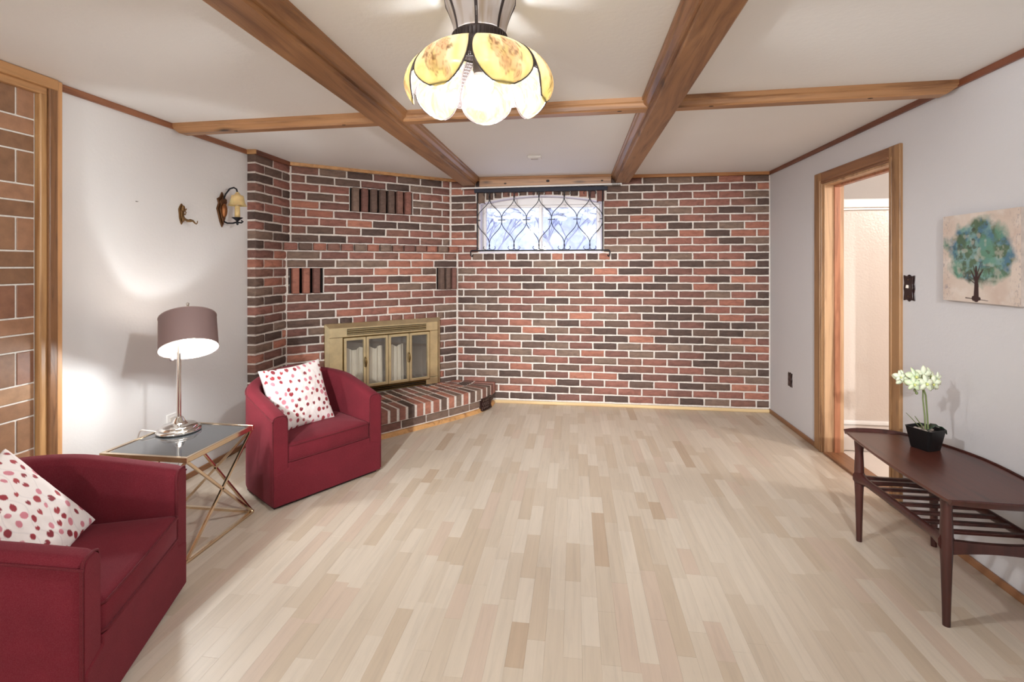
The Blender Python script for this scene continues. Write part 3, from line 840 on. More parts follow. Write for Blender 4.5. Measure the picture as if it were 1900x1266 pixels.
for k in range(NC):
    xm = GX0 + pw * (k + .5); xa, xb = GX0 + pw * k, GX0 + pw * (k + 1)
    for xe in (xa, xb):
        MB().tube(ogee(xm, zt_, xe, zc), .0038, 6).build('scroll', M['iron'], gr, smooth=50)
        MB().tube(ogee(xe, zc, xm, zb_), .0038, 6).build('scroll', M['iron'], gr, smooth=50)
    for zz, zr, s in ((zt_, GZ1 - .02, 1), (zb_, GZ0, -1)):
        mb = MB().tube([(xm, 0, zz - s * .012), (xm, 0, zz + s * .012)], .007, 8)
        for sx in (-1, 1):
            mb.tube([(xm, 0, zz)] + [(xm + sx * (.03 - .03 * math.cos(a)) + sx * .018 * (1 - math.cos(a)) * 0, 0, zz + s * (.02 + .024 * math.sin(a) * 1.0)) for a in [i * math.pi / 8 for i in range(1, 9)]] + [(xm + sx * .052, 0, zz + s * .008)], .0032, 6)
        mb.tube([(xm, 0, zz), (xm, 0, zr)], .0035, 6)
        mb.build('curl', M['iron'], gr, smooth=50)
for k in range(NC + 1):
    x_ = GX0 + pw * k
    hw = .036 if 0 < k < NC else .03
    mb = MB().box(max(x_ - hw, GX0), min(x_ + hw, GX1), -.004, .004, zc - .004, zc + .004).box(x_ - .004, x_ + .004, -.006, .006, zc - .022, zc + .022)
    mb.build('cross_tie', M['iron'], gr)
# standoffs to the wall
mb = MB()
for xx in (GX0, GX1):
    for zz in (GZ0 + .02, GZ1): mb.tube([(xx, 0, zz), (xx, .052, zz)], .005, 6)
mb.build('wall_pin', M['iron'], gr)
rod = empty('curtain_rod', (0, YB - .082, 2.142)); tag(rod, 'thin white curtain rod mounted above the window', 'curtain rod')
MB().tube([(-1.115, 0, 0), (.44, 0, .012)], .0085, 10).build('rod', M['plastic'], rod, smooth=50)
for xx, zz in ((-1.115, 0), (.44, .012)):
    MB().tube([(xx, 0, zz), (xx, .025, zz), (xx, .074, zz)], .007, 8).tube([(xx, 0, zz + .002), (xx, 0, zz - .02)], .004, 6).build('bracket', M['plastic'], rod)
mb = MB()
for k in range(7): mb.tube([(.36 + .011 * k + .0 , .0115 * math.cos(a), .0115 * math.sin(a) + .01) for a in [i * math.pi / 5 for i in range(10)]], .0018, 5, closed=True)
mb.build('ring', M['iron'], rod)

# garden seen through the window
snow = plain('snow', (238, 240, 250), .8, nz=(1.5, .05, .3))
gnd = struct(MB().box(-9, 9, YB + .24, 22, 1.2, 1.42).build('floor_garden', snow))
hs = empty('neighbour_house', (2.6, 13.0, 1.42)); tag(hs, 'pale lavender clad house wall across the snowy garden', 'house')
MB().box(-1.95, 5, 0, .4, 0, 5).build('wall', plain('lavender_siding', (206, 206, 232), .7), hs)
for k in range(16): MB().box(-1.95, 5, -.02, 0, .3 * k, .3 * k + .28).build('siding_board', plain('siding_%d' % k, (210, 210, 236), .7), hs)
twig = plain('frosted_twig', (150, 150, 172), .9); snowy = plain('snow_on_twigs', (246, 246, 250), .9)
def bush(name, x, y, hgt, sp, seed, label):
    q = random.Random(seed); b = empty(name, (x, y, 1.42)); tag(b, label, 'bush', None)
    mt = MB(); ms = MB()
    def grow(p, d, L, r, lv):
        e = p + d * L; mt.tube([p, (p + e) / 2 + Vector((q.uniform(-.03, .03), q.uniform(-.03, .03), 0)) * L, e], [r, r * .8, r * .55], 5)
        if lv >= 2 and q.random() < .75: ms.ell(e, (q.uniform(.05, .13), q.uniform(.05, .1), q.uniform(.025, .055)), 8, 5)
        if lv < 4:
            for _ in range(3):
                nd = (d + Vector((q.uniform(-1, 1) * sp, q.uniform(-1, 1) * .5, q.uniform(-.2, .5)))).normalized(); grow(e, nd, L * q.uniform(.62, .82), r * .55, lv + 1)
    for _ in range(4): grow(Vector((q.uniform(-.15, .15), 0, 0)), Vector((q.uniform(-.7, .7), 0, 1)).normalized(), hgt * .32, .022, 0)
    mt.build('branches', twig, b); ms.build('snow_caps', snowy, b, smooth=60)
bush('snowy_shrub', -1.55, 8.2, 1.3, .9, 1, 'leafless shrub with snow caps outside the window beside the sash mullion')
bush('snowy_shrub', -.25, 9.2, 1.5, .9, 2, 'leafless snow capped shrub outside in front of the lavender house')
bush('snowy_shrub', -2.9, 10.5, 2.0, .9, 3, 'tall leafless snow capped shrub farthest out in the garden')
struct(MB().box(-9, 9, 20, 20.3, 1.2, 3.4).build('wall_garden_fence', plain('frosty_hedge', (196, 200, 224), .9, nz=(4, .25, .6))))

# ---------------------------------------------------------------- printed patterns
def set_print(me, cols):
    a = me.color_attributes.new('print', 'FLOAT_COLOR', 'POINT')
    a.data.foreach_set('color', np.concatenate([cols, np.ones((len(cols), 1))], 1).astype(np.float32).ravel())
def grid_mesh(name, P, cols, mat, wrap=False):
    """P: (n,m,3) points, cols (n,m,3) linear"""
    n, m = P.shape[:2]
    me = bpy.data.meshes.new(name)
    idx = np.arange(n * m).reshape(n, m)
    f = np.stack([idx[:-1, :-1], idx[1:, :-1], idx[1:, 1:], idx[:-1, 1:]], -1).reshape(-1, 4)
    me.from_pydata(P.reshape(-1, 3).tolist(), [], f.tolist())
    me.polygons.foreach_set('use_smooth', [True] * len(me.polygons))
    set_print(me, cols.reshape(-1, 3)); me.materials.append(mat)
    return me
def fbm(x, y, sc, seed=0, oct=4):
    out = np.zeros_like(x); a = 1; tot = 0
    rs = np.random.RandomState(seed)
    for o_ in range(oct):
        G = rs.rand(64, 64); fx = (x * sc) % 63; fy = (y * sc) % 63
        i = fx.astype(int); j = fy.astype(int); u = fx - i; v = fy - j; u = u * u * (3 - 2 * u); v = v * v * (3 - 2 * v)
        i1 = (i + 1) % 64; j1 = (j + 1) % 64
        out += a * (G[i, j] * (1 - u) * (1 - v) + G[i1, j] * u * (1 - v) + G[i, j1] * (1 - u) * v + G[i1, j1] * u * v); tot += a; a *= .5; sc *= 2.03
    return out / tot
def lerp(c, col, a): return c * (1 - a[..., None]) + np.array(col) * a[..., None]

# pillows
def pillow_mesh(seed):
    n = 150; s = np.linspace(-1, 1, n); S, T = np.meshgrid(s, s, indexing='ij')
    hx = .205
    env = np.clip((1 - S ** 2), 0, 1) ** .42 * np.clip((1 - T ** 2), 0, 1) ** .42
    X = hx * S * (1 - .075 * (1 - T ** 2)); Y = hx * T * (1 - .075 * (1 - S ** 2))
    wr_ = fbm(S + 2, T + 2, 3.0, seed, 3) - .5
    Zt = .062 * env * (1 + .25 * wr_) + .004
    q = random.Random(seed)
    cols = np.ones((n, n, 3)) * np.array(lin((240, 230, 226)))
    stem = lin((198, 188, 190))
    # wavy stems
    for k in range(7):
        x0 = -.2 + .4 * (k + .5) / 7; path = x0 + .018 * np.sin(Y * 38 + k * 2.1)
        cols = lerp(cols, stem, np.clip(1 - np.abs(X - path) / .0022, 0, 1) * .6)
    placed = []
    for _ in range(900):
        if len(placed) > 92: break
        px, py = q.uniform(-.2, .2), q.uniform(-.2, .2)
        if any((px - a) ** 2 + (py - b) ** 2 < .030 ** 2 for a, b in placed): continue
        placed.append((px, py))
        ang = q.uniform(-.6, .6) + (q.choice((0, math.pi)) if q.random() < .3 else 0); L = q.uniform(.0095, .0155) ; W = L * q.uniform(.62, .95)
        c, s_ = math.cos(ang), math.sin(ang)
        u = (X - px) * c + (Y - py) * s_; v = -(X - px) * s_ + (Y - py) * c
        pinkish = q.random() < .28
        col = lin((208, 130, 142)) if pinkish else q.choice((lin((150, 46, 56)), lin((166, 62, 68)), lin((138, 48, 58))))
        vv = v / L
        wid = W * np.sqrt(np.clip(1 - vv ** 2, 0, 1)) * (1 if pinkish else 1) * np.where(vv < 0, 1 - .45 * vv ** 2 * (0 if pinkish else 1), 1)
        mask = np.clip((wid - np.abs(u)) / .0018 + .5, 0, 1) * (np.abs(vv) < 1)
        if not pinkish and q.random() < .6: mask = mask * np.clip((np.abs(u) + .0035 - np.clip(vv, 0, 1) * .006) / .002, 0, 1)
        cols = lerp(cols, col, mask)
    F = np.stack([X, Y, Zt], -1); Bk = np.stack([X, Y, -Zt], -1)
    me = bpy.data.meshes.new('pillow_cover')
    idx = np.arange(n * n).reshape(n, n)
    f = np.stack([idx[:-1, :-1], idx[1:, :-1], idx[1:, 1:], idx[:-1, 1:]], -1).reshape(-1, 4)
    ring = np.concatenate([idx[:-1, 0], idx[-1, :-1], idx[:0:-1, -1], idx[0, :0:-1]])
    side = [[int(ring[i]), int(ring[(i + 1) % len(ring)]), int(ring[(i + 1) % len(ring)]) + n * n, int(ring[i]) + n * n] for i in range(len(ring))]
    me.from_pydata(np.concatenate([F.reshape(-1, 3), Bk.reshape(-1, 3)]).tolist(), [], f.tolist() + (f[:, ::-1] + n * n).tolist() + side)
    me.polygons.foreach_set('use_smooth', [True] * len(me.polygons))
    set_print(me, np.concatenate([cols.reshape(-1, 3)] * 2)); me.materials.append(M['print_cloth'])
    return me

# ---------------------------------------------------------------- tub chairs
CWD, CDP, CTH = .705, .60, .086
def chair_proto():
    c = empty('tub_armchair')
    a = CWD / 2 - CTH / 2; yb = CDP - CTH / 2; r = .235
    path = []
    for k in range(13): path.append((-a, (yb - r) * k / 12))
    for k in range(1, 12):
        t = math.pi / 2 * k / 12; path.append((-a + r - r * math.cos(t), yb - r + r * math.sin(t)))
    for k in range(9): path.append((-a + r + (2 * a - 2 * r) * k / 8, yb))
    path += [(-x, y) for x, y in path[:24][::-1]]
    acc = [0]
    for p_, q_ in zip(path[:-1], path[1:]): acc.append(acc[-1] + math.hypot(q_[0] - p_[0], q_[1] - p_[1]))
    def ztop(i):
        t = min(acc[i], acc[-1] - acc[i]) / (acc[-1] / 2)
        return .525 + .162 * (t * (1.22 - .22 * t) if t < 1 else 1)
    mb = MB(); n = len(path); sec = 0; vs_ = []
    for i, (x, y) in enumerate(path):
        t = Vector(path[min(i + 1, n - 1)]) - Vector(path[max(i - 1, 0)]); t.normalize()
        nn = Vector((-t.y, t.x))                                 # outward (left of travel)
        zt = ztop(i); e = CTH / 2
        S_ = [(e - .004, .022), (e, .035), (e, zt - .028), (e - .006, zt - .012), (e - .018, zt - .002), (e - .03, zt), (-e + .03, zt), (-e + .018, zt - .002), (-e + .006, zt - .012), (-e, zt - .028), (-e - .004, .28), (-e, .022)]
        k = 1.0
        if i in (0, n - 1):
            S_ = [(o_ * .86, zz if zz < .3 else zz - .007) for o_, zz in S_]
        for o_, zz in S_: vs_.append((x + nn.x * o_, y + nn.y * o_ - (0.010 if False else 0), zz))
        sec = len(S_)
    fs = []
    for i in range(n - 1):
        for k in range(sec):
            fs.append((i * sec + k, i * sec + (k + 1) % sec, (i + 1) * sec + (k + 1) % sec, (i + 1) * sec + k))
    # second station close to the front so that the front edge reads as a rounded corner
    fs.append(tuple(range(sec))); fs.append(tuple(range((n - 1) * sec, n * sec)))
    mb.add(vs_, fs)
    mb.build('shell', M['red'], c, smooth=50)
    for s in (-1, 1):
        x = s * a; e = CTH / 2; zt = ztop(0); n = len(path)
        P = [(x + s * e * .96, .006, .03), (x + s * e * .96, .006, zt - .03), (x + s * e * .8, .006, zt - .008), (x + s * e * .4, .006, zt - .001), (x - s * e * .4, .006, zt - .001), (x - s * e * .8, .006, zt - .008), (x - s * e * .96, .006, zt - .03), (x - s * e * .96, .006, .22)]
        MB().tube(P, .0045, 6).build('piping', M['piping'], c, smooth=60)
    P = []
    for i, (x, y) in enumerate(path):
        t = Vector(path[min(i + 1, n - 1)]) - Vector(path[max(i - 1, 0)]); t.normalize()
        P.append((x - t.y * (CTH / 2 + .001), y + t.x * (CTH / 2 + .001), ztop(i) - .026))
    MB().tube(P, .0042, 6).build('piping', M['piping'], c, smooth=60)
    # front apron
    w = CWD / 2
    ap = [(-w + .006, .02), (w - .006, .02), (w - .006, .20), (w - CTH, .222), (w - CTH, .252), (-w + CTH, .252), (-w + CTH, .222), (-w + .006, .20)]
    mb = MB(); mb.prism(ap, -.055, .004, Matrix.Rotation(R(90), 4, 'X')); mb.build('front_apron', M['red'], c, bevel=.008)
    MB().box(-w + CTH - .01, w - CTH + .01, .03, .47, .02, .25).build('base', M['red'], c)
    # cushion
    hw = w - CTH - .001; bk = CDP - CTH - .004; rr = .19
    out = []
    for k in range(5): out.append((-hw + .012 * (1 - math.cos(k * math.pi / 8)) - .0, -.004 + .012 * (1 - math.sin(k * math.pi / 8))))
    out = [(-hw, .02), (-hw + .006, .003), (-hw + .02, -.004), (0, -.006), (hw - .02, -.004), (hw - .006, .003), (hw, .02)]
    out += [(hw, .1), (hw, .2)] + [(hw - rr + rr * math.cos(t), bk - rr + rr * math.sin(t)) for t in [math.pi / 2 * k / 8 for k in range(9)]] + [(-(hw - rr + rr * math.cos(t)), bk - rr + rr * math.sin(t)) for t in [math.pi / 2 * k / 8 for k in range(8, -1, -1)]] + [(-hw, .2), (-hw, .1)]
    cx_, cy_ = 0, .24
    vs_ = []; n = len(out); lv = [(.252, .985), (.262, 1), (.338, 1), (.349, .985), (.356, .90), (.362, .7), (.366, .4)]
    for zz, s in lv: vs_ += [(cx_ + (x - cx_) * s, cy_ + (y - cy_) * s, zz) for x, y in out]
    fs = []
    for i in range(len(lv) - 1):
        for k in range(n): fs.append((i * n + k, i * n + (k + 1) % n, (i + 1) * n + (k + 1) % n, (i + 1) * n + k))
    fs.append(tuple(range(n))); fs.append(tuple(range((len(lv) - 1) * n, len(lv) * n)))
    cu = MB().add(vs_, fs).build('seat_cushion', M['red'], c, smooth=60)
    for zz in (.258, .345): MB().tube([(x * 1.004, y if y > .1 else y - .002, zz) for x, y in out], .0042, 6, closed=True).build('piping', M['piping'], cu, smooth=60)
    MB().box(-w + .02, w - .02, .03, .40, 0, .022).build('plinth', plain('dark_plinth', (40, 20, 20), .8), c)
    return c
ch1 = chair_proto()
ch1.location = (-1.47, 2.7785, 0); ch1.rotation_euler = (0, 0, math.atan2(.839, .545))
tag(ch1, 'burgundy tub armchair between the glass side table and the brick hearth', 'armchair')
ch2 = copy_tree(ch1)
ch2.location = (-1.5195, 1.538, 0); ch2.rotation_euler = (0, 0, math.atan2(.933, -.361))
tag(ch2, 'burgundy tub armchair in front of the tiled wall panel', 'armchair')
def pillow(chair, x, y, z, lean, roll, yaw, seed, label):
    o = link('throw_pillow', pillow_mesh(seed))
    Mx = Matrix.Translation(chair.location) @ chair.rotation_euler.to_matrix().to_4x4()
    o.matrix_world = Mx @ Matrix.Translation((x, y, z)) @ Matrix.Rotation(yaw, 4, 'Z') @ Matrix.Rotation(R(90) - lean, 4, 'X') @ Matrix.Rotation(roll, 4, 'Z')
    tag(o, label, 'pillow')
bpy.context.view_layer.update()
pillow(ch1, -.06, .315, .537, R(24), R(2), R(4), 3, 'white throw pillow with red leaf print on the armchair by the hearth')
pillow(ch2, -.02, .38, .50, R(34), R(16), R(-8), 9, 'white throw pillow with red leaf print on the armchair by the tiled panel')

# ---------------------------------------------------------------- side table
TX0, TX1, TY0, TY1, TZ = -2.225, -1.768, 2.005, 2.478, .487
st = empty('side_table', ((TX0 + TX1) / 2, (TY0 + TY1) / 2, 0)); tag(st, 'square side table with dark glass top and gold crossed legs', 'table')
hx, hy = (TX1 - TX0) / 2, (TY1 - TY0) / 2
mb = MB(); t = .016
mb.box(-hx, hx, -hy, -hy + t, TZ - .024, TZ).box(-hx, hx, hy - t, hy, TZ - .024, TZ).box(-hx, -hx + t, -hy + t, hy - t, TZ - .024, TZ).box(hx - t, hx, -hy + t, hy - t, TZ - .024, TZ)
mb.build('top_frame', M['gold'], st, bevel=.0015)
MB().box(-hx + t - .002, hx - t + .002, -hy + t - .002, hy - t + .002, TZ - .012, TZ - .004).build('glass_top', plain('black_mirror_glass', (62, 64, 66), .06, 0, **{'Specular IOR Level': .9, 'Coat Weight': .6}), st)
mb = MB()
mb.box(-hx, hx, -hy, -hy + t, 0, .014).box(-hx, hx, hy - t, hy, 0, .014).box(-hx, -hx + t, -hy + t, hy - t, 0, .014).box(hx - t, hx, -hy + t, hy - t, 0, .014)
mb.build('base_frame', M['gold'], st, bevel=.0015)
def bar(p, q_, w=.012):
    p = Vector(p); q_ = Vector(q_); d = q_ - p; Lb = d.length
    Mx = Matrix.Translation(p) @ d.to_track_quat('Z', 'Y').to_matrix().to_4x4()
    return MB().box(-w / 2, w / 2, -w / 2, w / 2, 0, Lb, Mx)
e = .009
for x_ in (-hx + e, hx - e):
    for s in (-1, 1): bar((x_, s * (hy - e), .01), (x_, -s * (hy - e), TZ - .02)).build('cross_bar', M['gold'], st, bevel=.001)
for y_ in (-hy + e, hy - e):
    for s in (-1, 1): bar((s * (hx - e), y_, .01), (-s * (hx - e), y_, TZ - .02)).build('cross_bar', M['gold'], st, bevel=.001)

# ---------------------------------------------------------------- table lamp
LX, LY = -2.105, 2.335
lp = empty('table_lamp', (LX, LY, TZ - .004)); tag(lp, 'chrome table lamp with tilted taupe drum shade on glass side table', 'lamp')
MB().lathe([(.0, 0), (.098, 0), (.104, .006), (.104, .014), (.097, .021), (.088, .023), (.086, .030), (.078, .037), (.05, .042), (.036, .047), (.028, .06), (.022, .072), (.018, .078), (0, .078)], 40, cap=False).build('base', M['chrome'], lp, smooth=50)
MB().lathe([(.0105, .07), (.0105, .47)], 20).build('pole', M['chrome'], lp, smooth=50)
away = Vector((LX, LY, 0)).normalized(); side = Vector((-away.y, away.x, 0)) * -1
Zs = (Vector((0, 0, 1)) * math.cos(R(31)) + away * math.sin(R(31)) + side * -.02).normalized()
Xs = side - Zs * side.dot(Zs); Xs.normalize(); Ys = Zs.cross(Xs)
# shade centre: about 0.14 above the pole's top, a little toward the room
SC = Vector((.036, .024, .525))
Ms = Matrix((( Xs.x, Ys.x, Zs.x, SC.x), (Xs.y, Ys.y, Zs.y, SC.y), (Xs.z, Ys.z, Zs.z, SC.z), (0, 0, 0, 1)))
shm, n, l, b = newmat('taupe_shade')
b.inputs['Base Color'].default_value = (*lin((128, 104, 100)), 1); b.inputs['Roughness'].default_value = .6
tr = n.new('ShaderNodeBsdfTranslucent'); tr.inputs[0].default_value = (*lin((150, 118, 108)), 1)
mx = n.new('ShaderNodeMixShader'); mx.inputs[0].default_value = .06
l.new(b.outputs[0], mx.inputs[1]); l.new(tr.outputs[0], mx.inputs[2]); l.new(mx.outputs[0], n['Material Output'].inputs[0])
lining = plain('silver_lining', (214, 204, 196), .5, .25)
SR, SHH = .136, .092
MB().lathe([(SR, -SHH), (SR * .985, SHH)], 56, Ms, cap=False).build('shade', shm, lp, smooth=60)
MB().lathe([(SR - .003, -SHH + .001), (SR * .985 - .003, SHH - .001)], 56, Ms, cap=False).build('shade_lining', lining, lp, smooth=60)
mb = MB()
for zz, rr in ((-SHH, SR), (SHH, SR * .985)): mb.tube([(rr * math.cos(a), rr * math.sin(a), zz) for a in [i * math.pi / 28 for i in range(56)]], .0022, 6, closed=True, M=Ms)
mb.build('shade_rim', plain('rim_taupe', (150, 130, 124), .6), lp)
mb = MB()
for k in range(3):
    a = k * 2 * math.pi / 3 + .4; mb.tube([(0, 0, .06), (SR * .97 * math.cos(a), SR * .97 * math.sin(a), .085)], .002, 5, M=Ms)
mb.build('spider', M['chrome'], lp)
MB().lathe([(.0, -.01), (.016, -.01), (.018, .03), (.014, .07), (.0, .075)], 16, Ms, cap=False).build('socket', M['chrome'], lp, smooth=50)
top = Ms @ Vector((0, 0, .075)); tip = Ms @ Vector((0, 0, SHH + .085))
MB().tube([top, tip], [.006, .007], 10).ell(tip, (.0085, .0085, .0085), 10, 8).build('finial', M['chrome'], lp, smooth=60)
sock = Ms @ Vector((0, 0, .02))
MB().tube([(0, 0, .46), (.002, .002, .48), sock * .6 + Vector((0, 0, .48)) * .4, sock], .008, 10).build('swivel_arm', M['chrome'], lp, smooth=60)
kb0 = Vector((0, 0, .425)); kb1 = kb0 + Vector((-.008, -.002, -.012)) - Vector((side.x, side.y, 0)) * -.0
MB().tube([kb0 - side * .008, kb0 - side * .024 + Vector((0, 0, -.02)), kb0 - side * .032 + Vector((0, 0, -.036))], [.006, .011, .010], 10).ell(kb0 - side * .031 + Vector((0, 0, -.034)), (.011, .011, .011), 10, 8).build('swivel_knob', plain('grey_knob', (92, 84, 84), .4, .3), lp, smooth=60)
MB().ell((0, 0, -.045), (.03, .03, .042), 18, 12, Ms).build('bulb', M['deskbulb'], lp, smooth=80)
ld = bpy.data.lights.new('lamp_light', 'POINT'); ld.energy = DESK_W; ld.color = WARM; ld.shadow_soft_size = .035
lo = bpy.data.objects.new('lamp_light', ld); COL.objects.link(lo); lo.parent = lp; lo.location = Ms @ Vector((0, 0, -.045 - .046))
# flex and plug
cordm = plain('clear_flex', (206, 198, 192), .35)
cd = empty('lamp_cord', (0, 0, 0)); tag(cd, 'pale lamp flex running off the side table to the wall socket', 'cord')
P = [(-2.175, 2.28, .493), (-2.222, 2.262, .506), (-2.26, 2.255, .50), (-2.29, 2.27, .40), (-2.31, 2.33, .20), (-2.35, 2.42, .10), (-2.38, 2.52, .12), (-2.36, 2.58, .26), (-2.33, 2.60, .30), (-2.37, 2.62, .16), (-2.40, 2.60, .08), (-2.36, 2.66, .10), (-2.34, 2.62, .28), (-2.43, 2.68, .385)]
Ps = []
for i in range(len(P) - 1):
    a_, b_, c_, d_ = [Vector(P[max(0, min(len(P) - 1, i + k))]) for k in (-1, 0, 1, 2)]
    for k in range(8):
        t = k / 8; Ps.append(.5 * ((2 * b_) + (c_ - a_) * t + (2 * a_ - 5 * b_ + 4 * c_ - d_) * t * t + (3 * b_ - a_ - 3 * c_ + d_) * t ** 3))
MB().tube(Ps, .0035, 6).build('flex', cordm, cd, smooth=60)
MB().box(-2.458, -2.425, 2.66, 2.70, .37, .40).build('plug', M['plastic'], cd, bevel=.006)
so = empty('wall_socket', (XL, 2.68, .40)); tag(so, 'white wall socket low on the white wall behind the side table', 'socket')
MB().box(0, .008, -.036, .036, -.058, .058).build('plate', M['plastic'], so, bevel=.003)
MB().box(.006, .012, -.018, .018, -.04, -.01).box(.006, .012, -.018, .018, .01, .04).build('receptacle', plain('receptacle_ivory', (214, 206, 196), .4), so, bevel=.003)

# ---------------------------------------------------------------- sconce and hook
sc = empty('wall_sconce', (XL, 3.105, 1.77)); tag(sc, 'antique candle wall sconce with cream glass shade beside the bricks', 'sconce')
D = [(0, .122), (.02, .085), (.046, .07), (.034, .04), (.05, .0), (.034, -.045), (.02, -.09), (0, -.128), (-.02, -.09), (-.034, -.045), (-.05, 0), (-.034, .04), (-.046, .07), (-.02, .085)]
Mp = Matrix(((0, 0, 1, 0), (1, 0, 0, 0), (0, 1, 0, 0), (0, 0, 0, 1)))
MB().prism(D, 0, .012, Mp).prism([(x * .75, y * .8) for x, y in D], .012, .022, Mp).build('backplate', M['bronze'], sc, bevel=.003)
MB().ell((.024, 0, -.01), (.02, .022, .05), 14, 10).build('boss', plain('copper_boss', (150, 96, 58), .4, .7), sc, smooth=60)
cxs = .125
MB().tube([(.015, 0, -.085), (.05, 0, -.1), (.09, 0, -.1), (cxs, 0, -.092)], .006, 8).tube([(cxs, 0, -.094), (cxs + .03, 0, -.098), (cxs + .042, 0, -.09), (cxs + .03, 0, -.084)], .006, 8).lathe([(.0, -.115), (.006, -.112), (.01, -.096), (.006, -.088), (.016, -.078), (.036, -.062), (.034, -.06), (.014, -.072), (0, -.072)], 12, Matrix.Translation((cxs, 0, 0)), cap=False).build('arm', M['iron'], sc, smooth=50)
MB().lathe([(0, -.076), (.014, -.072), (.018, -.05), (.0165, .005), (.015, .02), (0, .02)], 14, Matrix.Translation((cxs, 0, 0)), cap=False).build('candle_sleeve', plain('ivory_wax', (206, 176, 120), .5, nz=(60, .15, .4)), sc, smooth=50)
MB().lathe([(0, .018), (.008, .02), (.012, .034), (.006, .05), (0, .056)], 12, Matrix.Translation((cxs, 0, 0)), cap=False).build('bulb', plain('clear_bulb', (240, 226, 196), .2), sc, smooth=60)
MB().lathe([(.062, .022), (.056, .026), (.047, .045), (.042, .075), (.038, .092), (.022, .098), (.012, .112), (.008, .118)], 24, Matrix.Translation((cxs, 0, 0)), cap=False).build('glass_shade', plain('amber_cream_glass', (222, 194, 138), .3, nz=(26, .12, 0), **{'Subsurface Weight': .3}), sc, smooth=60)
MB().tube([(.02, 0, .07), (.035, 0, .105), (.065, 0, .142), (.098, 0, .150), (.118, 0, .138), (cxs, 0, .115)], .0055, 8).build('gooseneck', M['iron'], sc, smooth=50)
hk = empty('wall_hook', (XL, 2.755, 1.70)); tag(hk, 'ornate brass wall hook without shade on the white wall', 'hook')
E2 = [(0, .072), (.016, .055), (.024, .03), (.026, 0), (.018, -.03), (.012, -.058), (0, -.075), (-.012, -.058), (-.018, -.03), (-.026, 0), (-.024, .03), (-.016, .055)]
E2 = [(x * .86 * (1 + .12 * math.cos(k * math.pi)), y * .93) for k, (x, y) in enumerate(E2)]
MB().prism(E2, 0, .008, Mp).prism([(x * .6, y * .7) for x, y in E2], .008, .015, Mp).ell((.016, 0, .034), (.01, .012, .02), 10, 8).ell((.016, 0, -.03), (.009, .009, .022), 10, 8).build('backplate', plain('worn_brass', (122, 90, 54), .45, .6, nz=(150, .35, .5)), hk, bevel=.003)
MB().tube([(.012, 0, -.02), (.03, 0, -.035), (.05, 0, -.046), (.068, 0, -.044), (.085, 0, -.046), (.1, 0, -.062), (.108, 0, -.066), (.115, 0, -.058), (.116, 0, -.046)], [.008, .007, .009, .0105, .006, .004, .0035, .003, .0025], 8).tube([(.012, 0, .0), (.03, 0, -.006), (.036, 0, .008), (.028, 0, .016), (.034, 0, .028), (.04, 0, .03)], [.004, .004, .003, .004, .005, .003], 8).build('hook_arm', plain('worn_brass_arm', (122, 92, 56), .45, .6), hk, smooth=50)
nl = MB().box(XL, XL + .006, 2.437, 2.449, 1.735, 1.739).build('wall_nail', plain('nail_grey', (150, 142, 134), .5)); tag(nl, 'tiny grey nail left in the white wall above the side table', 'nail')

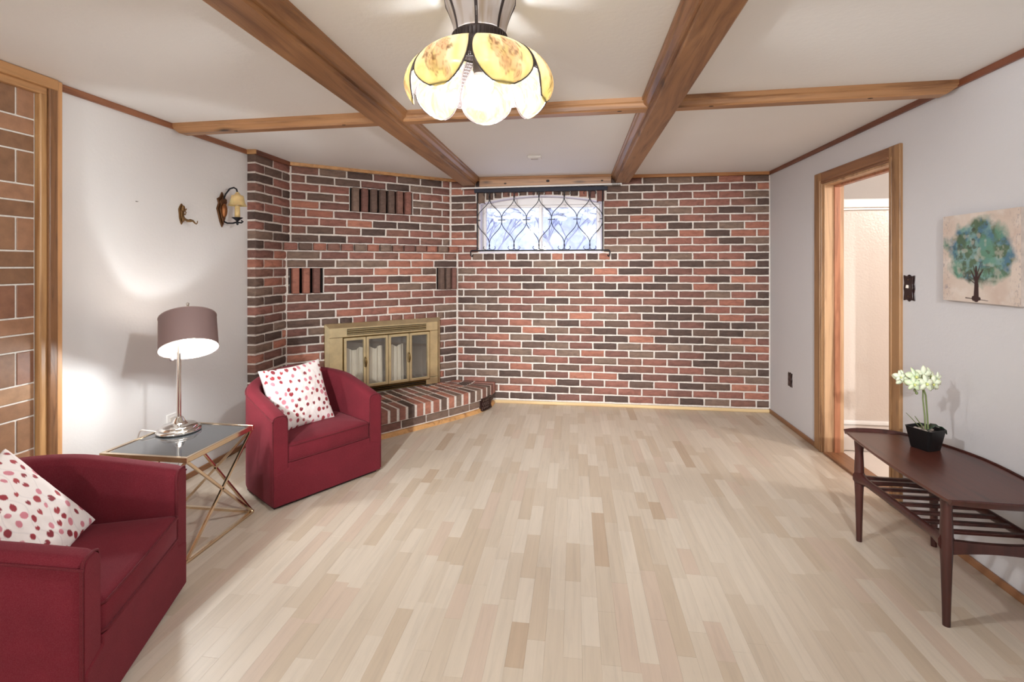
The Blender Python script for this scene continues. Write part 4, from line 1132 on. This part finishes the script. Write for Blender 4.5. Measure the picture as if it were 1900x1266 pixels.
# ---------------------------------------------------------------- pendant lamp
def pendant(loc, rot, watts, label, soft=.045):
    p = empty('pendant_lamp', loc, rot); tag(p, label, 'lamp')
    NP = 7; Rr = .232; zr, zc_ = -.365, -.186            # rim and collar heights below the ceiling
    pet_print = []
    brown = lin((120, 70, 56)); dark = lin((104, 64, 58))
    for k in range(NP):
        a0 = 2 * math.pi * (k + .5) / NP; half = math.pi / NP
        n = 44; s = np.linspace(-1, 1, n); t = np.linspace(0, 1, n); S, T = np.meshgrid(s, t, indexing='ij')
        # petal outline: narrow at the collar, broad, round tip
        wd = np.where(T < .55, .70 + .30 * np.sin(T / .55 * math.pi / 2), np.sqrt(np.clip(1 - ((T - .55) / .455) ** 2.3, 0, 1)))
        ang = a0 + half * .955 * S * wd
        rad = .088 + (Rr - .088) * np.sin(np.minimum(T * 1.22, 1.0) * math.pi / 2) ** .92 - .024 * np.clip(T - .75, 0, 1) ** 2 * 16
        zz = zc_ + (zr - zc_) * (.18 * T + .82 * (1 - np.cos(T * math.pi / 2)) ** .92) 
        bul = 1 + .035 * (1 - S ** 2) * np.sin(T * math.pi)
        P = np.stack([rad * bul * np.cos(ang), rad * bul * np.sin(ang), zz], -1)
        # print: cream to yellow glass, brown bouquet on the outside; streaked
        st_ = fbm(S * wd * 1.3 + 3 + k, T * .5 + 1, 5, 30 + k, 4)
        c = np.ones(S.shape + (3,)) * np.array(lin((238, 222, 192)))
        c = lerp(c, lin((240, 214, 128)), np.clip((T - .55) * 1.8, 0, 1) * .8)
        c = lerp(c, lin((226, 214, 150)), np.clip((st_ - .5) * 3, 0, 1) * .45)
        X = S * wd; rng = random.Random(50 + k)
        flowers = [(fx_, .24 + fy_ * .94, fr_) for fx_, fy_, fr_ in [(.15, .42, .27), (-.28, .38, .17), (.38, .68, .12), (.05, .22, .14), (-.4, .26, .12), (.3, .3, .13), (.02, .62, .10), (-.12, .55, .12)]]
        for (fx, fy, fr) in flowers:
            dx, dy = (X - fx), (T - fy) * 1.15; d = np.hypot(dx, dy); an_ = np.arctan2(dy, dx)
            edge = fr * (.78 + .22 * np.abs(np.sin(an_ * 2.5 + fx * 9)))
            m_ = np.clip((edge - d) / .02, 0, 1)
            c = lerp(c, lin((212, 168, 138)), m_ * .6)
            c = lerp(c, brown, np.clip(1 - np.abs(d - edge) / .018, 0, 1) * .6)
            c = lerp(c, brown, np.clip(1 - np.abs(d - fr * .28) / .02, 0, 1) * .55)
        for _ in range(9):
            lx, ly, la = rng.uniform(-.5, .5), rng.uniform(.3, .85), rng.uniform(0, 6.3)
            u = (X - lx) * math.cos(la) + (T - ly) * math.sin(la); v = -(X - lx) * math.sin(la) + (T - ly) * math.cos(la)
            c = lerp(c, dark, np.clip((1 - (u / .09) ** 2 - (v / .032) ** 2) * 4, 0, 1) * .55)
        me = grid_mesh('petal', P, c, M['print_glass'])
        me.materials.clear(); me.materials.append(M['inner_glass']); me.materials.append(M['print_glass'])
        po = link('petal', me, p)
        so_ = po.modifiers.new('solid', 'SOLIDIFY'); so_.thickness = .003; so_.offset = 0; so_.material_offset = INNER; so_.material_offset_rim = 0
        # lead came round the petal
        edge_i = [(0, j) for j in range(n)] + [(n - 1, j) for j in range(n - 1, -1, -1)]
        path = [tuple(P[i, j]) for i, j in edge_i if j < n - 1] 
        path = [tuple(P[0, j]) for j in range(0, n, 2)] + [tuple(P[-1, j]) for j in range(n - 2, -1, -2)]
        pp = [path[0]]
        for v in path[1:]:
            if (Vector(v) - Vector(pp[-1])).length > .002: pp.append(v)
        MB().tube(pp, .0028, 6).build('came', M['came'], po, smooth=60)
        # filigree filling the gap beside the petal
        ag = a0 + half
        mb = MB()
        def sp(T_, off): 
            rad_ = .088 + (Rr - .088) * math.sin(min(T_ * 1.22, 1) * math.pi / 2) ** .92 - .024 * max(0, T_ - .75) ** 2 * 16; z_ = zc_ + (zr - zc_) * (.18 * T_ + .82 * (1 - math.cos(T_ * math.pi / 2)) ** .92)
            return Vector((rad_ * math.cos(ag + off), rad_ * math.sin(ag + off), z_))
        def gapw(T_): 
            w_ = .70 + .30 * math.sin(T_ / .55 * math.pi / 2) if T_ < .55 else math.sqrt(max(0, 1 - ((T_ - .55) / .455) ** 2.3))
            return half * (1 - .955 * w_)
        ts = [.04 + .9 * i / 18 for i in range(15)]
        for T_ in ts: mb.tube([sp(T_, -gapw(T_)), sp(T_, 0), sp(T_, gapw(T_))], .0016, 5)
        for f_ in (-.5, 0, .5): mb.tube([sp(T_, gapw(T_) * f_) for T_ in ts], .0016, 5)
        for i in range(0, 14):
            mb.tube([sp(ts[i], -gapw(ts[i]) * .8), sp(ts[i + 1], gapw(ts[i + 1]) * .8)], .0014, 4); mb.tube([sp(ts[i], gapw(ts[i]) * .8), sp(ts[i + 1], -gapw(ts[i + 1]) * .8)], .0014, 4)
        mb.build('filigree', M['came'], p)
    # collar
    mb = MB(); mb.lathe([(.086, zc_ - .006), (.091, zc_ - .003), (.088, zc_ + .004), (.086, zc_ + .036), (.09, zc_ + .042), (.086, zc_ + .046)], 42, cap=False)
    for k in range(42):
        a = 2 * math.pi * k / 42; mb.tube([(.0885 * math.cos(a), .0885 * math.sin(a), zc_ + .003), (.0885 * math.cos(a), .0885 * math.sin(a), zc_ + .038)], .0022, 5)
    mb.build('collar', M['came'], p, smooth=50)
    # crown of upright glass panels
    for k in range(NP):
        a0 = 2 * math.pi * (k + .5) / NP; half = math.pi / NP; n = 14
        s = np.linspace(-1, 1, n); t = np.linspace(0, 1, n); S, T = np.meshgrid(s, t, indexing='ij')
        top_ = 1 - .16 * S ** 4; ang = a0 + half * .93 * S * (1 - .1 * np.clip(T - .8, 0, 1) * 5 * S ** 2)
        rad = .08 + .034 * T ** 1.5; zz = zc_ + .046 + .125 * T * top_
        P = np.stack([rad * np.cos(ang), rad * np.sin(ang), zz], -1)
        st_ = fbm(S + 3, T * .4 + k, 4, 70 + k, 3)
        c = lerp(np.ones(S.shape + (3,)) * np.array(lin((214, 206, 204))), lin((186, 168, 150)), np.clip((st_ - .45) * 3, 0, 1))
        po = link('crown_panel', grid_mesh('crown_panel', P, c, M['crown_glass']), p)
        so_ = po.modifiers.new('solid', 'SOLIDIFY'); so_.thickness = .003; so_.offset = 0
        path = [tuple(P[0, j]) for j in range(n)] + [tuple(P[i, -1]) for i in range(1, n)] + [tuple(P[-1, j]) for j in range(n - 2, -1, -1)]
        MB().tube(path, .0026, 6).build('came', M['came'], po, smooth=60)
    MB().lathe([(0, 0), (.062, 0), (.06, -.008), (.045, -.018), (.0, -.022)][::-1], 28, cap=False).build('canopy', M['came'], p, smooth=50)
    MB().tube([(0, 0, -.02), (0, 0, -.21)], .007, 10).lathe([(0, -.2), (.022, -.2), (.022, -.25), (.018, -.262), (0, -.262)], 18, cap=False).build('stem', M['came'], p, smooth=50)
    MB().ell((0, 0, -.298), (.045, .045, .03), 20, 14).build('bulb', M['bulb'], p, smooth=80)
    ld = bpy.data.lights.new('pendant_light', 'POINT'); ld.energy = watts; ld.color = WARM; ld.shadow_soft_size = soft
    lo = bpy.data.objects.new('pendant_light', ld); COL.objects.link(lo); lo.parent = p; lo.location = (0, 0, -.335 - soft)
    return p
M['came'] = plain('dark_lead', (70, 60, 58), .5, .5)
INNER = 1
ig, n, l, b = newmat('streaked_opal_inside')
f_ = noise(n, l, pos(n, l, 'World', (1, 1, .35)), 26, 4, .6, 1.5)
cs_ = ramp(n, l, f_, [(.35, lin((236, 230, 212))), (.52, lin((226, 206, 176))), (.66, lin((206, 202, 140))), (.8, lin((238, 234, 220)))])
l.new(mixc(n, l, .8, cs_, (0.0, 0.0, 0.0)), b.inputs['Base Color']); b.inputs['Roughness'].default_value = .25
t_ = n.new('ShaderNodeBsdfTranslucent'); l.new(mixc(n, l, .45, cs_, (0.0, 0.0, 0.0)), t_.inputs[0])
mx = n.new('ShaderNodeMixShader'); mx.inputs[0].default_value = .55
l.new(b.outputs[0], mx.inputs[1]); l.new(t_.outputs[0], mx.inputs[2]); l.new(mx.outputs[0], n['Material Output'].inputs[0])
M['inner_glass'] = ig
M['crown_glass'] = vcol('streaked_crown_glass', .3, .35)
PSY = math.atan2(-.303, 1.524)
pendant((-.303, 1.524, H), R(-90) + R(11.3) - R(7) - 0, PEND_W, 'scalloped stained glass pendant lamp with brown flower print and crown')

# ---------------------------------------------------------------- coffee table
ct = empty('coffee_table', (1.57, 2.32, 0)); tag(ct, 'dark walnut coffee table with slatted shelf and raised lips beside the doorway', 'table')
CZ = .515
ox, oy = 1.57, 2.32
def bow(y):
    t = (y - 2.327) / .385
    return t
Ltop = []; Rtop = []
for k in range(13):
    y = 1.945 + .765 * k / 12; t = (k - 6) / 6
    Ltop.append((1.335 + .036 * (k / 12) + .02 * t * t - oy * 0 - ox, y - oy)); 
    Rtop.append((1.80 - (.135 if t > 0 else .06) * t * t - ox, y - .02 * (k / 12) - oy))
def rounded(P):
    out = []; n = len(P)
    return P
poly = Ltop[::-1] + Rtop          # far-left ... near-left, near-right ... far-right
poly = poly[::-1]
mb = MB(); n = len(poly); cx_, cy_ = .0, .0
vs_ = []
for zz, s in ((CZ - .022, .93), (CZ - .012, .99), (CZ - .004, 1.0), (CZ, .994), (CZ, .97)): vs_ += [(x * s, y * s, zz) for x, y in poly]
fs = []
for i in range(4):
    for k in range(n): fs.append((i * n + k, i * n + (k + 1) % n, (i + 1) * n + (k + 1) % n, (i + 1) * n + k))
fs.append(tuple(range(n))); fs.append(tuple(range(4 * n, 5 * n)))
mb.add(vs_, fs); tt = mb.build('tabletop', M['walnut'], ct, smooth=40)
def lip(a, b, nm, out):
    """raised lip along the end from a to b"""
    mb = MB(); pts = []
    P = [(0, -.014), (0, .0), (out * .010, .012), (out * .016, .013), (out * .020, .008), (out * .016, -.004), (out * .008, -.016)]
    for k in range(9):
        t = k / 8; e_ = 1 - abs(2 * t - 1) ** 4 * .5
        x = a[0] + (b[0] - a[0]) * t; y = a[1] + (b[1] - a[1]) * t + out * .018 * (1 - (2 * t - 1) ** 2)
        pts += [(x, y + py_ - out * .012, CZ + (pz if pz < 0 else pz * e_)) for py_, pz in P]
    n_ = len(P); fs = [(k * n_ + i, k * n_ + (i + 1) % n_, (k + 1) * n_ + (i + 1) % n_, (k + 1) * n_ + i) for k in range(8) for i in range(n_)]
    fs += [tuple(range(n_)), tuple(range(8 * n_, 9 * n_))]
    mb.add(pts, fs); mb.build(nm, M['walnutZ'], ct, smooth=50)
lip(Ltop[0], Rtop[0], 'end_lip', -1); lip(Ltop[-1], Rtop[-1], 'end_lip', 1)
mb = MB(); bp = [(x, y) for x, y in Rtop]
mb.tube([(x - .004, y, CZ + .002) for x, y in bp], .006, 6); mb.build('back_lip', M['walnutZ'], ct, smooth=60)
lx0, lx1, ly0, ly1 = 1.405 - ox, 1.742 - ox, 2.037 - oy, 2.606 - oy
for lx, sx in ((lx0, 1), (lx1, -1)):
    for ly, sy in ((ly0, 1), (ly1, -1)):
        prof = [(0, .0125), (.10, .0145), (.22, .0175), (.30, .021), (.36, .021), (.44, .018), (.495, .021)]
        MB().tube([(lx, ly, z) for z, _ in prof], [r for _, r in prof], 12).build('leg', M['walnutZ'], ct, smooth=50)
ZS = .318
for lx in (lx0, lx1):        # long rails with curved shoulders into the legs
    pts = [(lx, ly0, ZS - .04), (lx, ly0 + .02, ZS - .008), (lx, ly0 + .06, ZS + .004), (lx, (ly0 + ly1) / 2, ZS + .004), (lx, ly1 - .06, ZS + .004), (lx, ly1 - .02, ZS + .014), (lx, ly1, ZS + .04)]
    pts = [(lx, ly0 + (ly1 - ly0) * k / 20, ZS + .002 + .03 * max(0, 1 - k / 3) * 1.0 * -1 + .03 * max(0, 1 - (20 - k) / 3)) for k in range(21)]
    pts = [(lx, ly0 + (ly1 - ly0) * k / 20, ZS) for k in range(21)]
    rr = [.015 + .016 * max(0, 1 - min(k, 20 - k) / 3) ** 2 for k in range(21)]
    MB().tube(pts, rr, 10, flat=1.25).build('rail', M['walnutZ'], ct, smooth=50)
for ly in (ly0, ly1):
    pts = [(lx0 + (lx1 - lx0) * k / 12, ly, ZS - .012 - .006 * math.sin(math.pi * k / 12)) for k in range(13)]
    MB().tube(pts, .026, 8, flat=.45).build('stretcher', M['walnutZ'], ct, smooth=50) if False else None
    mb = MB()
    mb.add([v for k in range(13) for v in ((lx0 + (lx1 - lx0) * k / 12, ly - .01, ZS - .045 + .012 * math.sin(math.pi * k / 12)), (lx0 + (lx1 - lx0) * k / 12, ly + .01, ZS - .045 + .012 * math.sin(math.pi * k / 12)), (lx0 + (lx1 - lx0) * k / 12, ly + .01, ZS + .012 - .008 * math.sin(math.pi * k / 12)), (lx0 + (lx1 - lx0) * k / 12, ly - .01, ZS + .012 - .008 * math.sin(math.pi * k / 12)))],
           [(k * 4 + i, k * 4 + (i + 1) % 4, (k + 1) * 4 + (i + 1) % 4, (k + 1) * 4 + i) for k in range(12) for i in range(4)])
    mb.build('stretcher', M['walnutZ'], ct, bevel=.003)
for k in range(7):
    y = ly0 + (ly1 - ly0) * (k + 1) / 8
    MB().box(lx0, lx1, y - .011, y + .011, ZS + .0, ZS + .014).build('slat', M['walnutZ'], ct, bevel=.004)
MB().box(lx0 - .005, lx1 + .005, ly0 - .012, ly0 + .012, CZ - .05, CZ - .02).box(lx0 - .005, lx1 + .005, ly1 - .012, ly1 + .012, CZ - .05, CZ - .02).build('under_rail', M['walnutZ'], ct, bevel=.003)

# ---------------------------------------------------------------- orchid
oc = empty('potted_orchid', (1.632, 2.495, CZ), R(24)); tag(oc, 'cream artificial orchid in a black tapered pot on the walnut table', 'potted plant')
def sq(w, z, r=.25, n=6):
    pts = []
    for cx_, cy_, a0 in ((1, 1, 0), (-1, 1, 90), (-1, -1, 180), (1, -1, 270)):
        for k in range(n):
            a = R(a0 + 90 * k / (n - 1)); pts.append((w * (cx_ * (1 - r) + r * math.cos(a)), w * (cy_ * (1 - r) + r * math.sin(a)), z))
    return pts
mb = MB(); L_ = [sq(.040, 0), sq(.042, .004), sq(.0565, .094), sq(.058, .098), sq(.053, .098), sq(.050, .078)]; n = len(L_[0])
mb.add([p for r_ in L_ for p in r_], [(i * n + k, i * n + (k + 1) % n, (i + 1) * n + (k + 1) % n, (i + 1) * n + k) for i in range(5) for k in range(n)] + [tuple(range(n))])
mb.build('pot', plain('black_glazed_pot', (14, 13, 14), .45), oc, smooth=40)
q = random.Random(2); mb = MB()
MB().prism([(x, y) for x, y, _ in sq(.051, 0)], .07, .082).build('moss_bed', plain('dark_soil', (60, 50, 44), .9), oc)
for k in range(16): MB().ell((q.uniform(-.038, .038), q.uniform(-.038, .038), .085), (q.uniform(.008, .014), q.uniform(.007, .012), .007), 8, 6).build('pebble', plain('pebble_%d' % k, q.choice(((150, 132, 120), (120, 106, 98), (170, 156, 146))), .7), oc, smooth=60)
grn = plain('stem_green', (112, 122, 78), .5); dgr = plain('leaf_green', (44, 64, 46), .4)
s1 = [(0, 0, .08), (-.004, .0, .15), (-.01, .004, .23), (-.006, .006, .27), (.01, .008, .305)]
s2 = [(.012, -.004, .08), (.006, -.004, .16), (-.004, -.004, .25), (-.03, -.006, .30), (-.06, -.01, .325)]
for s_ in (s1, s2): MB().tube(s_, .0035, 7).build('stem', grn, oc, smooth=60)
def blade(P, w, mat, name, par=oc):
    P = [Vector(p) for p in P]; n = len(P); vs_ = []
    for i, p in enumerate(P):
        t = (P[min(i + 1, n - 1)] - P[max(i - 1, 0)]).normalized(); sd = t.cross(Vector((0, 0, 1))).normalized(); f_ = i / (n - 1); ww = w * math.sin(math.pi * (.12 + .86 * f_)) ** .8
        vs_ += [p - sd * ww + Vector((0, 0, ww * .3)), p + Vector((0, 0, -.001)), p + sd * ww + Vector((0, 0, ww * .3))]
    fs = [f__ for i in range(n - 1) for f__ in ((3 * i, 3 * i + 1, 3 * i + 4, 3 * i + 3), (3 * i + 1, 3 * i + 2, 3 * i + 5, 3 * i + 4))]
    o = MB().add(vs_, fs).build(name, mat, par, smooth=80); m_ = o.modifiers.new('solid', 'SOLIDIFY'); m_.thickness = .0016
    return o
camR = Vector((math.cos(PSI), math.sin(PSI), 0)); 
ri = Matrix.Rotation(-R(24), 3, 'Z')
def W(rx, ry, rz):           # right / away / up as seen from the room, in the plant's frame
    v = ri @ (Vector((math.cos(PSI), math.sin(PSI), 0)) * rx + Vector((-math.sin(PSI), math.cos(PSI), 0)) * ry); return (v.x, v.y, rz)
blade([W(.005, 0, .085), W(.03, -.005, .108), W(.055, -.01, .105), W(.078, -.012, .088), W(.09, -.012, .07)], .02, dgr, 'leaf')
blade([W(-.008, 0, .085), W(-.02, 0, .11), W(-.035, .005, .135), W(-.045, .005, .15)], .0045, grn, 'leaf')
blade([W(-.008, .01, .085), W(-.03, .015, .11), W(-.055, .02, .14), W(-.075, .02, .16)], .0035, grn, 'leaf')
pet = [plain('orchid_petal_%d' % k, c, .5, **{'Subsurface Weight': .2}) for k, c in enumerate(((228, 228, 196), (212, 220, 178), (222, 220, 190)))]
lipm = plain('orchid_lip', (196, 200, 120), .5)
q = random.Random(14)
def flower(c, nrm, s, k):
    nrm = Vector(nrm).normalized(); up = Vector((0, 0, 1)); a = nrm.cross(up).normalized(); b = a.cross(nrm)
    par = None
    for j in range(5):
        th = math.pi / 2 + j * 2 * math.pi / 5; d = a * math.cos(th) + b * math.sin(th); sd = nrm.cross(d)
        L = s * (1.0 if j % 2 else 1.1); wv = s * (.42 if j in (1, 4) else .3)
        vs_ = []; n_ = 7
        for i in range(n_):
            f_ = i / (n_ - 1); ww = wv * math.sin(math.pi * (.08 + .88 * f_)) ** .7; ctr = Vector(c) + d * L * f_ + nrm * (.35 * s * f_ * (1 - f_) - .25 * s * f_ * f_)
            vs_ += [ctr - sd * ww - nrm * ww * .25, ctr, ctr + sd * ww - nrm * ww * .25]
        fs = [f__ for i in range(n_ - 1) for f__ in ((3 * i, 3 * i + 1, 3 * i + 4, 3 * i + 3), (3 * i + 1, 3 * i + 2, 3 * i + 5, 3 * i + 4))]
        o = MB().add(vs_, fs).build('petal', pet[k % 3], oc, smooth=80); m_ = o.modifiers.new('solid', 'SOLIDIFY'); m_.thickness = .0014
    MB().ell(tuple(Vector(c) + nrm * .006 - b * .004), (s * .16, s * .16, s * .2), 8, 6).build('flower_lip', lipm, oc, smooth=60)
for k, (rx, ry, rz, s) in enumerate(((-.07, .01, .325, .036), (-.035, -.015, .345, .038), (.01, .0, .348, .040), (.045, .01, .34, .036), (-.05, -.03, .305, .034), (-.005, -.035, .31, .038), (.035, -.02, .305, .034), (.06, .0, .295, .036), (-.085, .0, .34, .026), (.075, .01, .325, .028))):
    nrm = Vector(W(q.uniform(-.5, .5), -1, q.uniform(-.35, .3)))
    flower(W(rx * 1.15 - .02, ry, .325 + (rz - .325) * .8), nrm, s, k)
for bx, bz in ((-.058, .275), (-.05, .262)): MB().ell(W(bx, -.01, bz), (.006, .006, .008), 8, 6).build('bud', grn, oc, smooth=60)
MB().tube([W(-.09, 0, .345), W(-.05, -.01, .335), W(0, -.01, .325), W(.05, 0, .32), W(.07, .0, .30)], .0025, 6).build('stem', grn, oc, smooth=60)

# ---------------------------------------------------------------- tree canvas
pw_, ph_ = .413, .402
cvs = empty('tree_canvas', (XR, 2.392, 1.408)); tag(cvs, 'canvas print of a teal green tree hanging on the white wall', 'painting')
n = 190; yy = np.linspace(0, 1, n); zz = np.linspace(0, 1, n); A_, B_ = np.meshgrid(yy, zz, indexing='ij')      # A_: left to right as seen from the room
cc = np.ones((n, n, 3)) * np.array(lin((214, 198, 186)))
f0 = fbm(A_ + 1, B_ + 1, 4, 1); cc = lerp(cc, lin((196, 172, 158)), np.clip((f0 - .4) * 2.2, 0, 1) * .8)
cc = lerp(cc, lin((222, 212, 204)), np.clip((fbm(A_ + 5, B_ + 2, 9, 2) - .5) * 3, 0, 1) * .6)
wr2 = fbm(A_ * 2 + 3, B_ + 1, 40, 8, 2)
cc = lerp(cc, lin((140, 128, 134)), np.clip((wr2 - .6) * 6, 0, 1) * (np.clip(1 - A_ / .16, 0, 1) + np.clip((A_ - .84) / .16, 0, 1)) * .6)
cc = lerp(cc, lin((120, 112, 128)), np.clip((fbm(A_ + 9, B_ + 4, 34, 12, 2) - .52) * 7, 0, 1) * np.clip(1 - np.hypot((A_ - .09) / .09, (B_ - .13) / .08), 0, 1))
wob = (fbm(A_ + 2, B_ + 7, 6, 3, 4) - .5)
cr = 1 - np.hypot((A_ - .48) / .455, (B_ - .56) / .40) + wob * .55
cr2 = np.clip(cr * 5, 0, 1)
h1 = fbm(A_ + 4, B_ + 3, 7, 4, 4); h2 = fbm(A_ + 6, B_ + 8, 11, 5, 4); h3 = fbm(A_ + 8, B_ + 1, 5, 6, 3); h4 = fbm(A_ + 3, B_ + 9, 16, 7, 3)
tc = np.ones((n, n, 3)) * np.array(lin((112, 150, 148)))
tc = lerp(tc, lin((60, 110, 134)), np.clip((h1 - .48) * 7, 0, 1))
tc = lerp(tc, lin((64, 92, 56)), np.clip((h2 - .48) * 8, 0, 1) * .9)
tc = lerp(tc, lin((92, 146, 124)), np.clip((h3 - .53) * 8, 0, 1) * .75)
tc = lerp(tc, lin((44, 56, 34)), np.clip((h4 - .56) * 10, 0, 1) * np.clip(1.2 - np.abs(A_ - .4) * 2.2, 0, 1) * .8)
tc = lerp(tc, lin((186, 182, 170)), np.clip((fbm(A_ + 7, B_ + 5, 12, 9, 3) - .6) * 8, 0, 1) * .5)
cc = cc * (1 - cr2[..., None] * .94) + tc * cr2[..., None] * .94
trk = lin((58, 34, 32))
def stroke(x0, y0, x1, y1, w0, w1):
    global cc
    dx, dy = x1 - x0, y1 - y0; L2_ = dx * dx + dy * dy
    t = np.clip(((A_ - x0) * dx + (B_ - y0) * dy) / L2_, 0, 1); d = np.hypot(A_ - x0 - t * dx, B_ - y0 - t * dy); w = w0 + (w1 - w0) * t
    cc = lerp(cc, trk, np.clip((w - d) / .006 + .5, 0, 1))
stroke(.47, .04, .475, .20, .036, .027); stroke(.475, .18, .47, .40, .027, .010); stroke(.475, .22, .40, .36, .016, .005); stroke(.475, .24, .56, .37, .016, .005); stroke(.47, .3, .43, .42, .008, .003); stroke(.48, .3, .53, .44, .008, .003); stroke(.475, .2, .36, .27, .008, .002); stroke(.33, .045, .62, .03, .006, .003); stroke(.44, .045, .51, .045, .03, .02)
P = np.stack([np.full_like(A_, -.032), pw_ * (.5 - A_), ph_ * (B_ - .5)], -1)
link('picture', grid_mesh('picture', P, cc, M['print_canvas']), cvs)
MB().box(-.0318, -.001, -pw_ / 2, pw_ / 2, -ph_ / 2, ph_ / 2).build('wrapped_edge', plain('canvas_edge', (190, 176, 168), .8, nz=(40, .12, .2)), cvs)

# ---------------------------------------------------------------- switch and outlet plates
def plate(name, y, z, hw, hh, label, cat, sw):
    p = empty(name, (XR, y, z)); tag(p, label, cat)
    pts = []
    for k in range(64):
        a = 2 * math.pi * k / 64; c, s = math.cos(a), math.sin(a); m_ = max(abs(c), abs(s))
        x, yv = c / m_, s / m_; sc_ = 1 + .05 * math.cos(8 * a) + .07 * (abs(yv) > .95) * max(0, math.cos(x * math.pi * .75))
        pts.append((x * hw * sc_, yv * hh * sc_))
    Mq = Matrix(((0, 0, -1, 0), (-1, 0, 0, 0), (0, 1, 0, 0), (0, 0, 0, 1)))
    MB().prism(pts, 0, .005, Mq).prism([(x * .82, y_ * .86) for x, y_ in pts], .005, .009, Mq).build('plate', M['darkplate'], p, bevel=.002)
    if sw:
        MB().box(-.02, -.008, -.005, .005, -.004, .014, Matrix.Rotation(R(12), 4, 'Y')).build('toggle', plain('cream_toggle', (236, 224, 210), .35), p, bevel=.002)
        for zz in (.045, -.045): MB().ell((-.009, 0, zz), (.002, .0035, .0035), 8, 6).build('screw', M['brassd'], p)
    else:
        for zz in (.022, -.022): MB().lathe([(.0, -.002), (.015, -.002), (.015, .002), (0, .002)], 18, Matrix.Translation((-.0095, 0, zz)) @ Matrix.Rotation(R(90), 4, 'Y'), cap=False).build('receptacle', plain('brown_receptacle', (74, 48, 44), .35), p)
plate('light_switch', 2.885, 1.25, .042, .066, 'ornate dark brown switch plate beside the door casing', 'switch', True)
plate('wall_outlet', 4.348, .407, .036, .056, 'dark brown outlet plate low on the wall between doorway and bricks', 'outlet', False)

# pendant copy added out of view behind the camera, as fill light
pendant((-.9, -3.3, H), R(20), REAR_FILL_W, 'added stained glass pendant copy as unseen fill light in the rear half of the room', .1)

# two unseen spotlights added in the rear half to lift the far end
def spotlight(loc, target, label):
    p = empty('added_fill_spot', loc); tag(p, label, 'lamp')
    MB().lathe([(0, 0), (.045, 0), (.045, -.012), (0, -.016)][::-1], 24, cap=False).build('base', M['plastic'], p, smooth=40)
    MB().tube([(0, 0, -.01), (0, 0, -.075)], .007, 8).build('stem', M['plastic'], p)
    d = (Vector(target) - Vector(loc) - Vector((0, 0, -.09))).normalized()
    Mx = Matrix.Translation((0, 0, -.09)) @ d.to_track_quat('Z', 'Y').to_matrix().to_4x4()
    MB().lathe([(0, -.06), (.025, -.055), (.034, -.03), (.042, .05), (.040, .05), (.032, -.02), (0, -.03)], 24, Mx, cap=False).build('can', M['plastic'], p, smooth=40)
    MB().ell((0, 0, .0), (.026, .026, .02), 14, 10, Mx).build('bulb', M['bulb'], p, smooth=80)
    ld = bpy.data.lights.new('fill_spot_light', 'SPOT'); ld.energy = FILL_SPOT_W; ld.color = WARM; ld.shadow_soft_size = .035; ld.spot_size = R(40); ld.spot_blend = .85
    lo = bpy.data.objects.new('fill_spot_light', ld); COL.objects.link(lo); lo.parent = p
    lo.matrix_local = Matrix.Translation(Vector((0, 0, -.09)) + d * .062) @ d.to_track_quat('-Z', 'Y').to_matrix().to_4x4()
spotlight((.35, -1.5, H), (.7, 4.5, .6), 'added unseen fill spotlight in the rear half on the doorway side')
spotlight((-1.0, -1.5, H), (-.85, 4.5, .6), 'added unseen fill spotlight in the rear half on the tiled panel side')
